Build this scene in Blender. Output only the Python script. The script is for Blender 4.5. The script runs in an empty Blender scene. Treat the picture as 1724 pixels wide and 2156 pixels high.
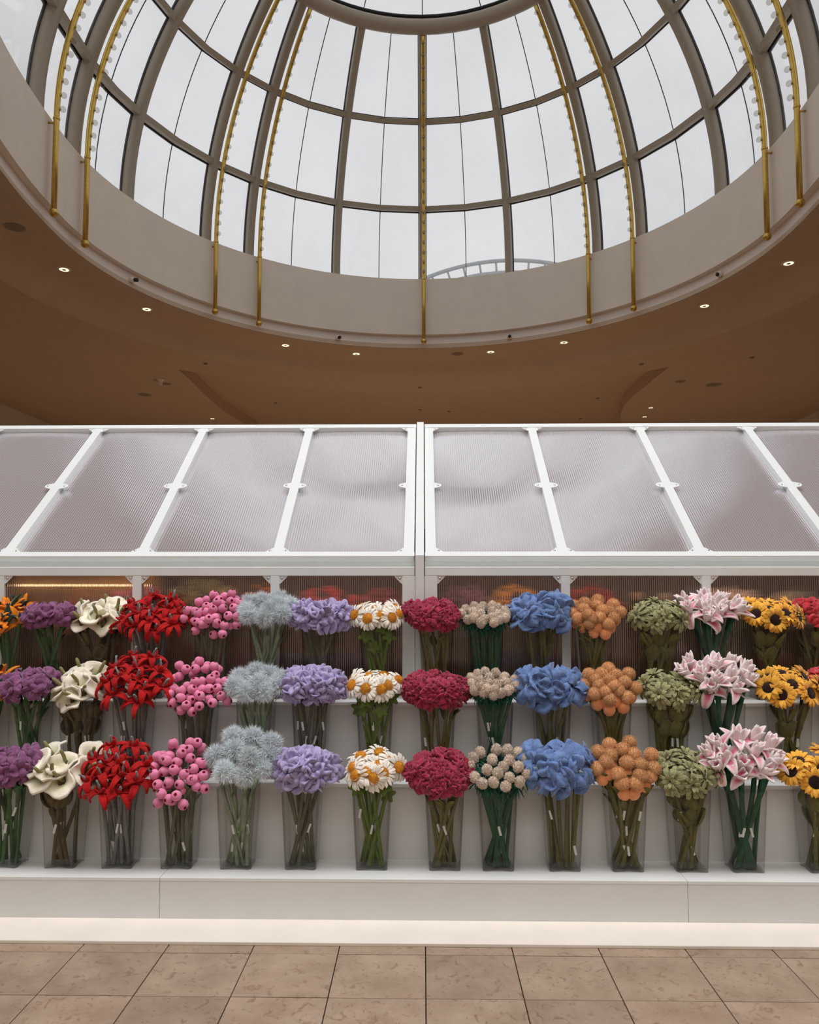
import bpy, bmesh, math, random
import numpy as np
from mathutils import Vector, Matrix, Euler

random.seed(7)
rng = np.random.default_rng(7)
scene = bpy.context.scene
COL = scene.collection
R = math.radians

# ------------------------------------------------------------------ camera
H = 1.6
FPX, CX = 1600.0, 862.0
PITCH, YAW = math.radians(3.7), math.atan(28 / FPX)
CY = 1228 - FPX * math.tan(PITCH)
cam = bpy.data.cameras.new('camera')
cam.sensor_fit = 'VERTICAL'
cam.sensor_height = 36.0
cam.lens = 36.0 * FPX / 2156.0
cam.shift_y = (CY - 1078.0) / 2156.0      # the photo is a crop of a taller frame
cam.clip_end = 200
camo = bpy.data.objects.new('camera', cam)
camo.location = (0, 0, H)
camo.rotation_euler = (math.pi / 2 + PITCH, 0, YAW)
COL.objects.link(camo)
scene.camera = camo

# ------------------------------------------------------------------ colour management, sky, lights
vs = scene.view_settings
vs.view_transform = 'Standard'
vs.look = 'None'
vs.gamma = 1.0
vs.use_curve_mapping = False
vs.exposure = 0.0
SKY = 0.84
MALL = 1.0
try:
    scene.cycles.transparent_max_bounces = 32
    scene.cycles.max_bounces = 10
except Exception:
    pass

world = bpy.data.worlds.new('overcast_sky')
scene.world = world
world.use_nodes = True
wn = world.node_tree.nodes
wl = world.node_tree.links
wn.clear()
w_out = wn.new('ShaderNodeOutputWorld')
w_bg = wn.new('ShaderNodeBackground')
w_tc = wn.new('ShaderNodeTexCoord')
w_n = wn.new('ShaderNodeTexNoise')
w_n.inputs['Scale'].default_value = 3.2
w_n.inputs['Detail'].default_value = 5
w_n.inputs['Roughness'].default_value = 0.55
w_r = wn.new('ShaderNodeValToRGB')
w_r.color_ramp.elements[0].position = 0.3
w_r.color_ramp.elements[0].color = (0.80, 0.805, 0.83, 1)
w_r.color_ramp.elements[1].position = 0.75
w_r.color_ramp.elements[1].color = (1.0, 1.0, 1.0, 1)
wl.new(w_tc.outputs['Generated'], w_n.inputs['Vector'])
wl.new(w_n.outputs['Fac'], w_r.inputs['Fac'])
wl.new(w_r.outputs['Color'], w_bg.inputs['Color'])
w_bg.inputs['Strength'].default_value = SKY
wl.new(w_bg.outputs['Background'], w_out.inputs['Surface'])


def area_light(name, loc, target, sx, sy, watts, color):
    l = bpy.data.lights.new(name, 'AREA')
    l.shape = 'RECTANGLE'
    l.size, l.size_y = sx, sy
    l.energy = watts
    l.color = color
    o = bpy.data.objects.new(name, l)
    o.location = loc
    d = Vector(target) - Vector(loc)
    o.rotation_euler = d.to_track_quat('-Z', 'Y').to_euler()
    COL.objects.link(o)
    return o


# the hall's ceiling lighting before the stand, then a fill lamp beyond it
area_light('hall_and_fill_light', (0, 2.2, 11.6), (0, 3.2, 0.0), 16.0, 3.5, 1320 * MALL, (0.97, 0.985, 1.0))
area_light('hall_and_fill_light', (0, -7.0, 11.6), (0, -3.0, 0), 18.0, 6.0, 800 * MALL, (1.0, 0.98, 0.95))
area_light('hall_and_fill_light', (0, 42.0, 10.5), (0, 42.0, 0), 30.0, 12.0, 2600 * MALL, (1.0, 0.88, 0.74))  # added fill lamp; its warm bounce off the far floor brightens the ceiling


# ------------------------------------------------------------------ helpers
def ray(x, y):
    d = (x - CX) / FPX, 1.0, -(y - CY) / FPX
    c, s = math.cos(PITCH), math.sin(PITCH)
    d = d[0], c * d[1] - s * d[2], s * d[1] + c * d[2]
    c, s = math.cos(YAW), math.sin(YAW)
    return Vector((c * d[0] - s * d[1], s * d[0] + c * d[1], d[2]))


def at(x, y, Y):
    """point of the place seen at photo pixel (x, y) in the upright plane at distance Y"""
    d = ray(x, y)
    p = d * (Y / d.y)
    p.z += H
    return p


def atz(x, y, z):
    d = ray(x, y)
    p = d * ((z - H) / d.z)
    p.z += H
    return p


def link(o, parent=None):
    COL.objects.link(o)
    if parent is not None:
        o.parent = parent
    return o


def tag(o, label=None, cat=None, group=None, kind=None):
    if label:
        o['label'] = label
    if cat:
        o['category'] = cat
    if group:
        o['group'] = group
    if kind:
        o['kind'] = kind
    return o


def empty(name, loc=(0, 0, 0), rot=(0, 0, 0)):
    o = bpy.data.objects.new(name, None)
    o.empty_display_size = 0.05
    o.location = loc
    o.rotation_euler = rot
    return link(o)


def mesh(name, verts, faces, mat, smooth=True, col=None):
    me = bpy.data.meshes.new(name)
    me.from_pydata([tuple(v) for v in verts], [], [tuple(f) for f in faces])
    if smooth:
        me.shade_smooth()
    if col is not None:
        a = me.color_attributes.new('tint', 'FLOAT_COLOR', 'POINT')
        c = np.ones((len(verts), 4), dtype=np.float32)
        c[:, :3] = np.asarray(col).reshape(-1, 1) if np.ndim(col) == 1 else col
        a.data.foreach_set('color', c.ravel())
    me.materials.append(mat)
    me.update()
    return me


def put(name, me, parent=None, M=None, label=None, kind=None):
    o = bpy.data.objects.new(name, me)
    link(o, parent)
    if M is not None:
        o.matrix_basis = M
    if label:
        o['label'] = label
    if kind:
        o['kind'] = kind
    return o


class MB:
    """collects simple shapes into one mesh"""
    def __init__(s):
        s.v, s.f = [], []

    def add(s, v, f):
        b = len(s.v)
        s.v += [tuple(p) for p in v]
        s.f += [tuple(i + b for i in q) for q in f]
        return s

    def box(s, x0, x1, y0, y1, z0, z1, M=None, bev=0.0):
        if bev > 0:
            bm = bmesh.new()
            bmesh.ops.create_cube(bm, size=1)
            for v in bm.verts:
                v.co = Vector(((x0 + x1) / 2 + v.co.x * (x1 - x0), (y0 + y1) / 2 + v.co.y * (y1 - y0), (z0 + z1) / 2 + v.co.z * (z1 - z0)))
            bmesh.ops.bevel(bm, geom=bm.edges[:], offset=bev, segments=2, affect='EDGES', profile=0.6)
            bm.verts.ensure_lookup_table()
            vv = [v.co.copy() for v in bm.verts]
            ff = [[v.index for v in f.verts] for f in bm.faces]
            bm.free()
        else:
            vv = [Vector((x, y, z)) for z in (z0, z1) for y in (y0, y1) for x in (x0, x1)]
            ff = [(0, 2, 3, 1), (4, 5, 7, 6), (0, 1, 5, 4), (2, 6, 7, 3), (0, 4, 6, 2), (1, 3, 7, 5)]
        if M is not None:
            vv = [M @ p for p in vv]
        return s.add(vv, ff)

    def tube(s, pts, r, n=8, cap=True, sx=1.0, up=None):
        pts = [Vector(p) for p in pts]
        rs = r if isinstance(r, (list, tuple)) else [r] * len(pts)
        v, f = [], []
        for i, p in enumerate(pts):
            t = (pts[min(i + 1, len(pts) - 1)] - pts[max(i - 1, 0)]).normalized()
            u = Vector(up) if up is not None else (Vector((0, 0, 1)) if abs(t.z) < 0.95 else Vector((0, 1, 0)))
            a = t.cross(u).normalized()
            b = a.cross(t).normalized()
            for k in range(n):
                an = 2 * math.pi * k / n
                v.append(p + a * (math.cos(an) * rs[i] * sx) + b * (math.sin(an) * rs[i]))
        for i in range(len(pts) - 1):
            for k in range(n):
                k2 = (k + 1) % n
                f.append((i * n + k, i * n + k2, (i + 1) * n + k2, (i + 1) * n + k))
        if cap:
            f.append(tuple(range(n))[::-1])
            f.append(tuple((len(pts) - 1) * n + k for k in range(n)))
        return s.add(v, f)

    def lathe(s, prof, n=32, c=(0, 0, 0), closed=False, a0=0.0, a1=2 * math.pi):
        full = abs(a1 - a0 - 2 * math.pi) < 1e-6
        m = n if full else n + 1
        v, f = [], []
        for (r, z) in prof:
            for k in range(m):
                a = a0 + (a1 - a0) * k / n
                v.append((c[0] + r * math.sin(a), c[1] + r * math.cos(a), c[2] + z))
        for i in range(len(prof) - (0 if closed else 1)):
            i2 = (i + 1) % len(prof)
            for k in range(n if full else n):
                k2 = (k + 1) % m
                f.append((i * m + k, i2 * m + k, i2 * m + k2, i * m + k2))
        return s.add(v, f)

    def ball(s, c, r, nu=8, nv=12, sq=1.0):
        prof = [(max(1e-5, r * math.sin(math.pi * i / nu)), -r * sq * math.cos(math.pi * i / nu)) for i in range(nu + 1)]
        return s.lathe(prof, nv, c)

    def me(s, name, mat, smooth=True):
        return mesh(name, s.v, s.f, mat, smooth)

    def obj(s, name, mat, parent=None, smooth=False, M=None, **k):
        return put(name, s.me(name, mat, smooth), parent, M, **k)


def sharp(me, ang=35):
    try:
        me.set_sharp_from_angle(angle=R(ang))
    except Exception:
        pass
    return me


# ------------------------------------------------------------------ materials
def new_mat(name):
    m = bpy.data.materials.new(name)
    m.use_nodes = True
    n, l = m.node_tree.nodes, m.node_tree.links
    b = n['Principled BSDF']
    return m, n, l, b


def noise_node(n, l, scale, detail=3, coord='Object'):
    tc = n.new('ShaderNodeTexCoord')
    t = n.new('ShaderNodeTexNoise')
    t.inputs['Scale'].default_value = scale
    t.inputs['Detail'].default_value = detail
    l.new(tc.outputs[coord], t.inputs['Vector'])
    return t


def plain(name, col, rough=0.5, metal=0.0, var=0.06, scale=6.0, bump=0.0, bscale=60.0, spec=0.5):
    m, n, l, b = new_mat(name)
    t = noise_node(n, l, scale, 4)
    r = n.new('ShaderNodeValToRGB')
    r.color_ramp.elements[0].position = 0.3
    r.color_ramp.elements[1].position = 0.7
    r.color_ramp.elements[0].color = (*[c * (1 - var) for c in col], 1)
    r.color_ramp.elements[1].color = (*[min(1, c * (1 + var)) for c in col], 1)
    l.new(t.outputs['Fac'], r.inputs['Fac'])
    l.new(r.outputs['Color'], b.inputs['Base Color'])
    b.inputs['Roughness'].default_value = rough
    b.inputs['Metallic'].default_value = metal
    b.inputs['Specular IOR Level'].default_value = spec
    if bump > 0:
        t2 = noise_node(n, l, bscale, 3)
        bp = n.new('ShaderNodeBump')
        bp.inputs['Strength'].default_value = bump
        bp.inputs['Distance'].default_value = 0.01
        l.new(t2.outputs['Fac'], bp.inputs['Height'])
        l.new(bp.outputs['Normal'], b.inputs['Normal'])
    return m


def plush(name, col, col2=None, var=0.16, sheen=0.35, bump=0.35, bscale=45.0, tint=None):
    """velvety cloth; tint = second colour blended by the vertex attribute"""
    m, n, l, b = new_mat(name)
    t = noise_node(n, l, 38.0, 4)
    r = n.new('ShaderNodeValToRGB')
    r.color_ramp.elements[0].position = 0.25
    r.color_ramp.elements[1].position = 0.75
    r.color_ramp.elements[0].color = (*[c * (1 - var) for c in col], 1)
    r.color_ramp.elements[1].color = (*[min(1, c * (1 + var)) for c in (col2 or col)], 1)
    l.new(t.outputs['Fac'], r.inputs['Fac'])
    out = r.outputs['Color']
    if tint:
        a = n.new('ShaderNodeAttribute')
        a.attribute_name = 'tint'
        mx = n.new('ShaderNodeMix')
        mx.data_type = 'RGBA'
        l.new(a.outputs['Fac'], mx.inputs[0])
        l.new(out, mx.inputs[6])
        mx.inputs[7].default_value = (*tint, 1)
        out = mx.outputs[2]
    oi = n.new('ShaderNodeObjectInfo')
    hs = n.new('ShaderNodeHueSaturation')
    mr = n.new('ShaderNodeMapRange')
    mr.inputs['To Min'].default_value = 0.88
    mr.inputs['To Max'].default_value = 1.1
    l.new(oi.outputs['Random'], mr.inputs['Value'])
    l.new(mr.outputs['Result'], hs.inputs['Value'])
    l.new(out, hs.inputs['Color'])
    l.new(hs.outputs['Color'], b.inputs['Base Color'])
    b.inputs['Roughness'].default_value = 0.9
    b.inputs['Specular IOR Level'].default_value = 0.15
    b.inputs['Sheen Weight'].default_value = sheen
    b.inputs['Sheen Roughness'].default_value = 0.4
    t2 = noise_node(n, l, bscale, 3)
    bp = n.new('ShaderNodeBump')
    bp.inputs['Strength'].default_value = bump
    bp.inputs['Distance'].default_value = 0.006
    l.new(t2.outputs['Fac'], bp.inputs['Height'])
    l.new(bp.outputs['Normal'], b.inputs['Normal'])
    return m


def glassy(name, tint, gloss_rough=0.02, ior=1.45, veil=0.0, veil_col=(0.8, 0.8, 0.8)):
    """thin clear sheet: see-through with a Fresnel reflection and an optional film of dirt"""
    m = bpy.data.materials.new(name)
    m.use_nodes = True
    n, l = m.node_tree.nodes, m.node_tree.links
    n.clear()
    out = n.new('ShaderNodeOutputMaterial')
    tr = n.new('ShaderNodeBsdfTransparent')
    tr.inputs['Color'].default_value = (*tint, 1)
    gl = n.new('ShaderNodeBsdfGlossy')
    gl.inputs['Roughness'].default_value = gloss_rough
    # Schlick reflectance, the same from both faces of the sheet
    lw = n.new('ShaderNodeLayerWeight')
    lw.inputs['Blend'].default_value = 0.5
    f0 = ((ior - 1) / (ior + 1)) ** 2
    pw = n.new('ShaderNodeMath')
    pw.operation = 'POWER'
    pw.inputs[1].default_value = 5.0
    ma = n.new('ShaderNodeMath')
    ma.operation = 'MULTIPLY_ADD'
    ma.inputs[1].default_value = 1 - f0
    ma.inputs[2].default_value = f0
    l.new(lw.outputs['Facing'], pw.inputs[0])
    l.new(pw.outputs[0], ma.inputs[0])
    mx = n.new('ShaderNodeMixShader')
    l.new(ma.outputs[0], mx.inputs['Fac'])
    base = tr.outputs['BSDF']
    if veil > 0:
        df = n.new('ShaderNodeBsdfTranslucent')
        df.inputs['Color'].default_value = (*veil_col, 1)
        tn = noise_node(n, l, 1.3, 5)
        mp = n.new('ShaderNodeMapRange')
        mp.inputs['From Min'].default_value = 0.3
        mp.inputs['From Max'].default_value = 0.75
        mp.inputs['To Min'].default_value = veil * 0.4
        mp.inputs['To Max'].default_value = veil
        l.new(tn.outputs['Fac'], mp.inputs['Value'])
        m2 = n.new('ShaderNodeMixShader')
        l.new(mp.outputs['Result'], m2.inputs['Fac'])
        l.new(base, m2.inputs[1])
        l.new(df.outputs['BSDF'], m2.inputs[2])
        base = m2.outputs['Shader']
    l.new(base, mx.inputs[1])
    l.new(gl.outputs['BSDF'], mx.inputs[2])
    l.new(mx.outputs['Shader'], out.inputs['Surface'])
    return m


def emis(name, col, strength):
    m = bpy.data.materials.new(name)
    m.use_nodes = True
    n, l = m.node_tree.nodes, m.node_tree.links
    n.clear()
    o = n.new('ShaderNodeOutputMaterial')
    e = n.new('ShaderNodeEmission')
    e.inputs['Color'].default_value = (*col, 1)
    e.inputs['Strength'].default_value = strength
    l.new(e.outputs['Emission'], o.inputs['Surface'])
    return m


def stone_tile(name):
    m, n, l, b = new_mat(name)
    tc = n.new('ShaderNodeTexCoord')
    oi = n.new('ShaderNodeObjectInfo')
    ad = n.new('ShaderNodeVectorMath')
    ad.operation = 'ADD'
    sc = n.new('ShaderNodeVectorMath')
    sc.operation = 'SCALE'
    sc.inputs['Scale'].default_value = 37.0
    cb = n.new('ShaderNodeCombineXYZ')
    l.new(oi.outputs['Random'], cb.inputs[0])
    l.new(oi.outputs['Random'], cb.inputs[1])
    l.new(cb.outputs[0], sc.inputs[0])
    l.new(tc.outputs['Object'], ad.inputs[0])
    l.new(sc.outputs['Vector'], ad.inputs[1])

    def nz(scale, detail, rough=0.6, dist=0.0):
        t = n.new('ShaderNodeTexNoise')
        t.inputs['Scale'].default_value = scale
        t.inputs['Detail'].default_value = detail
        t.inputs['Roughness'].default_value = rough
        t.inputs['Distortion'].default_value = dist
        l.new(ad.outputs[0], t.inputs['Vector'])
        return t
    a = nz(5.0, 6)
    r = n.new('ShaderNodeValToRGB')
    r.color_ramp.elements[0].position = 0.3
    r.color_ramp.elements[0].color = (0.30, 0.21, 0.145, 1)
    r.color_ramp.elements[1].position = 0.72
    r.color_ramp.elements[1].color = (0.46, 0.345, 0.255, 1)
    l.new(a.outputs['Fac'], r.inputs['Fac'])
    v = nz(17.0, 8, 0.72, 1.6)          # fossil streaks
    vr = n.new('ShaderNodeValToRGB')
    vr.color_ramp.elements[0].position = 0.56
    vr.color_ramp.elements[0].color = (0, 0, 0, 1)
    vr.color_ramp.elements[1].position = 0.62
    vr.color_ramp.elements[1].color = (0.75, 0.75, 0.75, 1)
    l.new(v.outputs['Fac'], vr.inputs['Fac'])
    mx = n.new('ShaderNodeMix')
    mx.data_type = 'RGBA'
    l.new(vr.outputs['Color'], mx.inputs[0])
    l.new(r.outputs['Color'], mx.inputs[6])
    mx.inputs[7].default_value = (0.22, 0.14, 0.09, 1)
    s = nz(48.0, 2)                   # dark pits
    sr = n.new('ShaderNodeValToRGB')
    sr.color_ramp.elements[0].position = 0.70
    sr.color_ramp.elements[0].color = (0, 0, 0, 1)
    sr.color_ramp.elements[1].position = 0.74
    sr.color_ramp.elements[1].color = (0.7, 0.7, 0.7, 1)
    l.new(s.outputs['Fac'], sr.inputs['Fac'])
    m3 = n.new('ShaderNodeMix')
    m3.data_type = 'RGBA'
    l.new(sr.outputs['Color'], m3.inputs[0])
    l.new(mx.outputs[2], m3.inputs[6])
    m3.inputs[7].default_value = (0.12, 0.075, 0.05, 1)
    hs = n.new('ShaderNodeHueSaturation')
    mr = n.new('ShaderNodeMapRange')
    mr.inputs['To Min'].default_value = 0.86
    mr.inputs['To Max'].default_value = 1.08
    l.new(oi.outputs['Random'], mr.inputs['Value'])
    l.new(mr.outputs['Result'], hs.inputs['Value'])
    l.new(m3.outputs[2], hs.inputs['Color'])
    l.new(hs.outputs['Color'], b.inputs['Base Color'])
    b.inputs['Roughness'].default_value = 0.42
    return m


def polycarb(name, clear, gloss, diff, rough, tint=(0.92, 0.91, 0.94), refr=False, pitch=0.015, web=0.3):
    """ribbed multiwall sheet: part see-through, part glossy from its many inner faces, part milky"""
    m = bpy.data.materials.new(name)
    m.use_nodes = True
    n, l = m.node_tree.nodes, m.node_tree.links
    n.clear()
    out = n.new('ShaderNodeOutputMaterial')
    if refr:
        tr = n.new('ShaderNodeBsdfRefraction')
        tr.inputs['IOR'].default_value = 1.18
        tr.inputs['Roughness'].default_value = 0.10
    else:
        tr = n.new('ShaderNodeBsdfTransparent')
    tr.inputs['Color'].default_value = (*tint, 1)
    gl = n.new('ShaderNodeBsdfGlossy')
    gl.inputs['Roughness'].default_value = rough
    gl.inputs['Color'].default_value = (*tint, 1)
    df = n.new('ShaderNodeBsdfDiffuse')
    df.inputs['Color'].default_value = (*tint, 1)
    tl = n.new('ShaderNodeBsdfTranslucent')
    tl.inputs['Color'].default_value = (*tint, 1)
    a = n.new('ShaderNodeMixShader')
    a.inputs['Fac'].default_value = 0.5
    l.new(df.outputs[0], a.inputs[1])
    l.new(tl.outputs[0], a.inputs[2])
    c = n.new('ShaderNodeMixShader')
    c.inputs['Fac'].default_value = gloss / (gloss + diff)
    l.new(a.outputs[0], c.inputs[1])
    l.new(gl.outputs[0], c.inputs[2])
    d = n.new('ShaderNodeMixShader')
    # the upright webs inside the sheet are milkier than the clear channels between them
    tc = n.new('ShaderNodeTexCoord')
    sx = n.new('ShaderNodeSeparateXYZ')
    l.new(tc.outputs['Object'], sx.inputs[0])
    m1 = n.new('ShaderNodeMath')
    m1.operation = 'MULTIPLY'
    m1.inputs[1].default_value = 2 * math.pi / pitch
    l.new(sx.outputs['X'], m1.inputs[0])
    m2 = n.new('ShaderNodeMath')
    m2.operation = 'SINE'
    l.new(m1.outputs[0], m2.inputs[0])
    m3 = n.new('ShaderNodeMapRange')
    m3.inputs['From Min'].default_value = 0.0
    m3.inputs['From Max'].default_value = 1.0
    m3.inputs['To Min'].default_value = clear
    m3.inputs['To Max'].default_value = clear * (1 - web)
    l.new(m2.outputs[0], m3.inputs['Value'])
    l.new(m3.outputs[0], d.inputs['Fac'])
    # and they are matt, where the channels shine
    m4 = n.new('ShaderNodeMapRange')
    m4.inputs['From Min'].default_value = 0.0
    m4.inputs['From Max'].default_value = 1.0
    m4.inputs['To Min'].default_value = gloss / (gloss + diff)
    m4.inputs['To Max'].default_value = gloss / (gloss + diff) * (1 - web)
    l.new(m2.outputs[0], m4.inputs['Value'])
    l.new(m4.outputs[0], c.inputs['Fac'])
    l.new(c.outputs[0], d.inputs[1])
    l.new(tr.outputs[0], d.inputs[2])
    l.new(d.outputs[0], out.inputs['Surface'])
    return m


M_TILE = stone_tile('brown_limestone_tile')
M_GROUT = plain('dark_grout', (0.035, 0.028, 0.024), 0.9)
M_WHITE = plain('white_laminate', (0.80, 0.80, 0.79), 0.35, var=0.02, scale=3)
M_FACE = plain('white_painted_board', (0.75, 0.75, 0.74), 0.5, var=0.02, scale=4)
M_CREAM = plain('cream_gloss_plate', (0.86, 0.79, 0.71), 0.28, var=0.035, scale=5)
M_FRAME = plain('white_powder_coat', (0.78, 0.81, 0.81), 0.28, var=0.02, scale=8)
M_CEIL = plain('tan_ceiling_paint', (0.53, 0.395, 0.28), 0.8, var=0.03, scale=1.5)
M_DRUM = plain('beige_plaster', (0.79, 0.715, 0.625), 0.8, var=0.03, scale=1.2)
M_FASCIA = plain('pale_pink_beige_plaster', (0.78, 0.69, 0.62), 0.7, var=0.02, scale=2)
M_WALL = plain('cream_wall', (0.62, 0.54, 0.46), 0.85, var=0.03)
M_RIB = plain('beige_painted_steel', (0.34, 0.285, 0.215), 0.45, var=0.04)
M_BLACK = plain('black_rubber', (0.012, 0.012, 0.014), 0.6)
M_PANE = glassy('dome_glass', (0.98, 0.98, 0.985), 0.02, 1.22, 0.06, (0.9, 0.9, 0.92))
M_GOLD = plain('brushed_gold', (0.60, 0.40, 0.10), 0.32, 1.0, var=0.1, scale=14)
M_BULB = glassy('clear_bulb_glass', (0.80, 0.79, 0.76), 0.02, 1.5)
M_ROOFP = polycarb('ribbed_roof_sheet', 0.08, 0.62, 0.30, 0.045, (0.97, 0.95, 0.985))
M_WALLP = polycarb('ribbed_wall_sheet', 0.92, 0.065, 0.015, 0.08, (0.87, 0.84, 0.83), True, 0.0125, 0.24)
M_STEEL = plain('screw_steel', (0.55, 0.55, 0.55), 0.3, 1.0)
M_VASE = glassy('smoked_acrylic', (0.972, 0.972, 0.966), 0.02, 1.32)
M_VEDGE = glassy('smoked_acrylic_edge', (0.76, 0.76, 0.745), 0.02, 1.5)
M_TAG = plain('white_satin_tag', (0.82, 0.82, 0.82), 0.6)
M_WOOD = plain('warm_wood_board', (0.13, 0.06, 0.033), 0.5, var=0.3, scale=4)
M_LAMP = emis('warm_lamp', (1.0, 0.84, 0.52), 1.8)
M_STRIP = emis('warm_strip', (1.0, 0.62, 0.32), 10.0)
M_GREYSTEEL = plain('grey_steel', (0.42, 0.45, 0.48), 0.5, 0.2)
M_SPK = plain('speaker_mesh', (0.27, 0.20, 0.145), 0.8, var=0.1, scale=80)

# ================================================================== THE SETTING
YC = 23.24        # centre of the dome on the floor plan
Z_LIP = 12.52
WX, WY0, WY1 = 24.64, -12.0, 61.6

# ---- floor with its limestone tiles
floor = MB().box(-WX, WX, WY0, WY1, -0.10, -0.012).obj('floor', M_GROUT)
tag(floor, 'brown limestone tiled floor with dark grout lines', kind='structure')
TW, TD = 0.379, 0.346
tile_me = MB().box(-TW / 2 + 0.0022, TW / 2 - 0.0022, -TD / 2 + 0.0018, TD / 2 - 0.0018, -0.03, 0.0, bev=0.0012).me('tile', M_TILE, False)
for j in range(4):
    for i in range(-8, 8):
        o = put('tile', tile_me, floor)
        o.location = (0.010 + TW * (i + 0.5), 3.389 + TD * (0.5 - j), random.uniform(-0.0006, 0.0006))
# the same tiling beyond the pieces that can be picked apart
fb = MB()
for (x0, x1, y0, y1) in ((-WX, WX, WY0, 3.389 - TD * 3), (-WX, WX, 3.389 + TD, WY1), (-WX, 0.010 - TW * 8, 3.389 - TD * 3, 3.389 + TD), (0.010 + TW * 8, WX, 3.389 - TD * 3, 3.389 + TD)):
    fb.box(x0, x1, y0, y1, -0.03, -0.001)
fb.obj('stone_paving', M_TILE, floor)

# ---- walls
wl_ = MB().box(-WX - 0.2, -WX, WY0, WY1, -0.1, 12.8).obj('wall_left', M_WALL)
wr_ = MB().box(24.136, WX, WY0, WY1, -0.1, 12.8).obj('wall_right', M_WALL)
wb_ = MB().box(-WX - 0.2, WX + 0.2, WY1, WY1 + 0.2, -0.1, 12.8).obj('wall_back', M_WALL)
wf_ = MB().box(-WX - 0.2, WX + 0.2, WY0 - 0.2, WY0, -0.1, 12.8).obj('wall_front', M_WALL)
for o in (wl_, wr_, wb_, wf_):
    tag(o, 'cream wall of the shopping hall', kind='structure')

OV = 1.5            # the opening is a little longer on the viewer's side


def oval(mb):
    mb.v = [(x, YC + (y - YC) * (OV if y < YC else 1.0), z) for x, y, z in mb.v]
    return mb


# ---- ceiling: flat slab with the round opening and a raised bay at the far side
Z_C, Z_R = 12.1, 12.8
left_curve = [(-12.04, 36.596), (-12.04, 38.528), (-12.18, 42.588), (-12.096, 46.508), (-11.704, 49.924), (-10.64, 61.6)]
right_curve = [(11.984, 36.54), (11.9, 39.9), (11.872, 43.596), (12.264, 46.676), (13.16, 50.232), (16.24, 61.6)]
RA = 17.976
arc = []
a0 = math.atan2(-4.30, 13.07 - 8.30)
a1 = math.atan2(4.28, 13.05 - 8.30)
for k in range(1, 24):
    a = a0 + (a1 - a0) * k / 24
    arc.append((RA * math.sin(a), YC + RA * math.cos(a)))


def smooth_curve(c, n=6):
    out = []
    for i in range(len(c) - 1):
        p0, p1, p2, p3 = [Vector((*c[max(0, min(len(c) - 1, i + d))], 0)) for d in (-1, 0, 1, 2)]
        for k in range(n):
            t = k / n
            p = 0.5 * ((2 * p1) + (p2 - p0) * t + (2 * p0 - 5 * p1 + 4 * p2 - p3) * t * t + (3 * p1 - p0 - 3 * p2 + p3) * t ** 3)
            out.append((p.x, p.y))
    out.append(c[-1])
    return out


lc, rc = smooth_curve(left_curve), smooth_curve(right_curve)
bay = lc[::-1] + arc + rc                      # outline of the raised bay
outline = [(-WX - 0.1, WY1)] + bay + [(WX, WY1), (WX, WY0), (-WX - 0.1, WY0)]
bm = bmesh.new()


def loop_edges(pts, z):
    vs_ = [bm.verts.new((x, y, z)) for x, y in pts]
    es = [bm.edges.new((vs_[i], vs_[(i + 1) % len(vs_)])) for i in range(len(vs_))]
    return vs_, es


_, e1 = loop_edges(outline, Z_C)
_, e2 = loop_edges([(14.28 * math.sin(2 * math.pi * k / 96), YC + 14.28 * math.cos(2 * math.pi * k / 96) * (OV if math.cos(2 * math.pi * k / 96) < 0 else 1)) for k in range(96)], Z_C)
bmesh.ops.triangle_fill(bm, use_beauty=True, edges=e1 + e2)
bmesh.ops.recalc_face_normals(bm, faces=bm.faces[:])
# risers of the raised bay
prev = None
for (x, y) in bay:
    cur = (bm.verts.new((x, y, Z_C)), bm.verts.new((x, y, Z_R)))
    if prev:
        bm.faces.new((prev[0], cur[0], cur[1], prev[1]))
    prev = cur
me = bpy.data.meshes.new('ceiling')
bm.to_mesh(me)
bm.free()
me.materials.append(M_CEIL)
ceiling = put('ceiling', me)
tag(ceiling, 'tan painted hall ceiling around the dome', kind='structure')
rb = MB()
rb.add([(x, y, Z_R) for x, y in bay], [tuple(range(len(bay)))])
rb.obj('raised_bay', M_CEIL, ceiling)

# ---- rim of the opening: lip, downlight ring, drooping outer roll
ringp = [(11.564, 12.8), (11.48, 12.562), (11.4968, 12.52), (12.936, 12.52), (13.216, 12.492), (13.44, 12.394), (13.636, 12.212), (13.86, 11.988), (14.084, 11.82), (14.252, 11.764), (14.336, 11.82), (14.364, 12.128)]
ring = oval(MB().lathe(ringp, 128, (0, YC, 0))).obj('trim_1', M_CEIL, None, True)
sharp(ring.data, 40)
tag(ring, 'round tan ceiling ring with recessed downlights', kind='structure')
fas = oval(MB().lathe([(11.34, 13.108), (11.578, 13.108), (11.578, 13.052), (11.5304, 12.66), (11.48, 12.5284)], 128, (0, YC, 0))).obj('trim_2', M_FASCIA, None, True)
sharp(fas.data, 30)
tag(fas, 'pale pinkish fascia band under the dome drum', kind='structure')
drum = oval(MB().lathe([(11.354, 13.1136), (11.354, 15.754), (12.18, 15.754), (12.18, 13.1136)], 128, (0, YC, 0), closed=True)).obj('wall_drum', M_DRUM, None, True)
sharp(drum.data, 30)
tag(drum, 'smooth beige drum wall carrying the glass dome', kind='structure')
# roof slab outside round the drum
MBr = oval(MB().lathe([(12.18, 13.024), (35, 13.024)], 64, (0, YC, 0)))
rs = MBr.obj('roof_slab', M_DRUM, ceiling)

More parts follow.
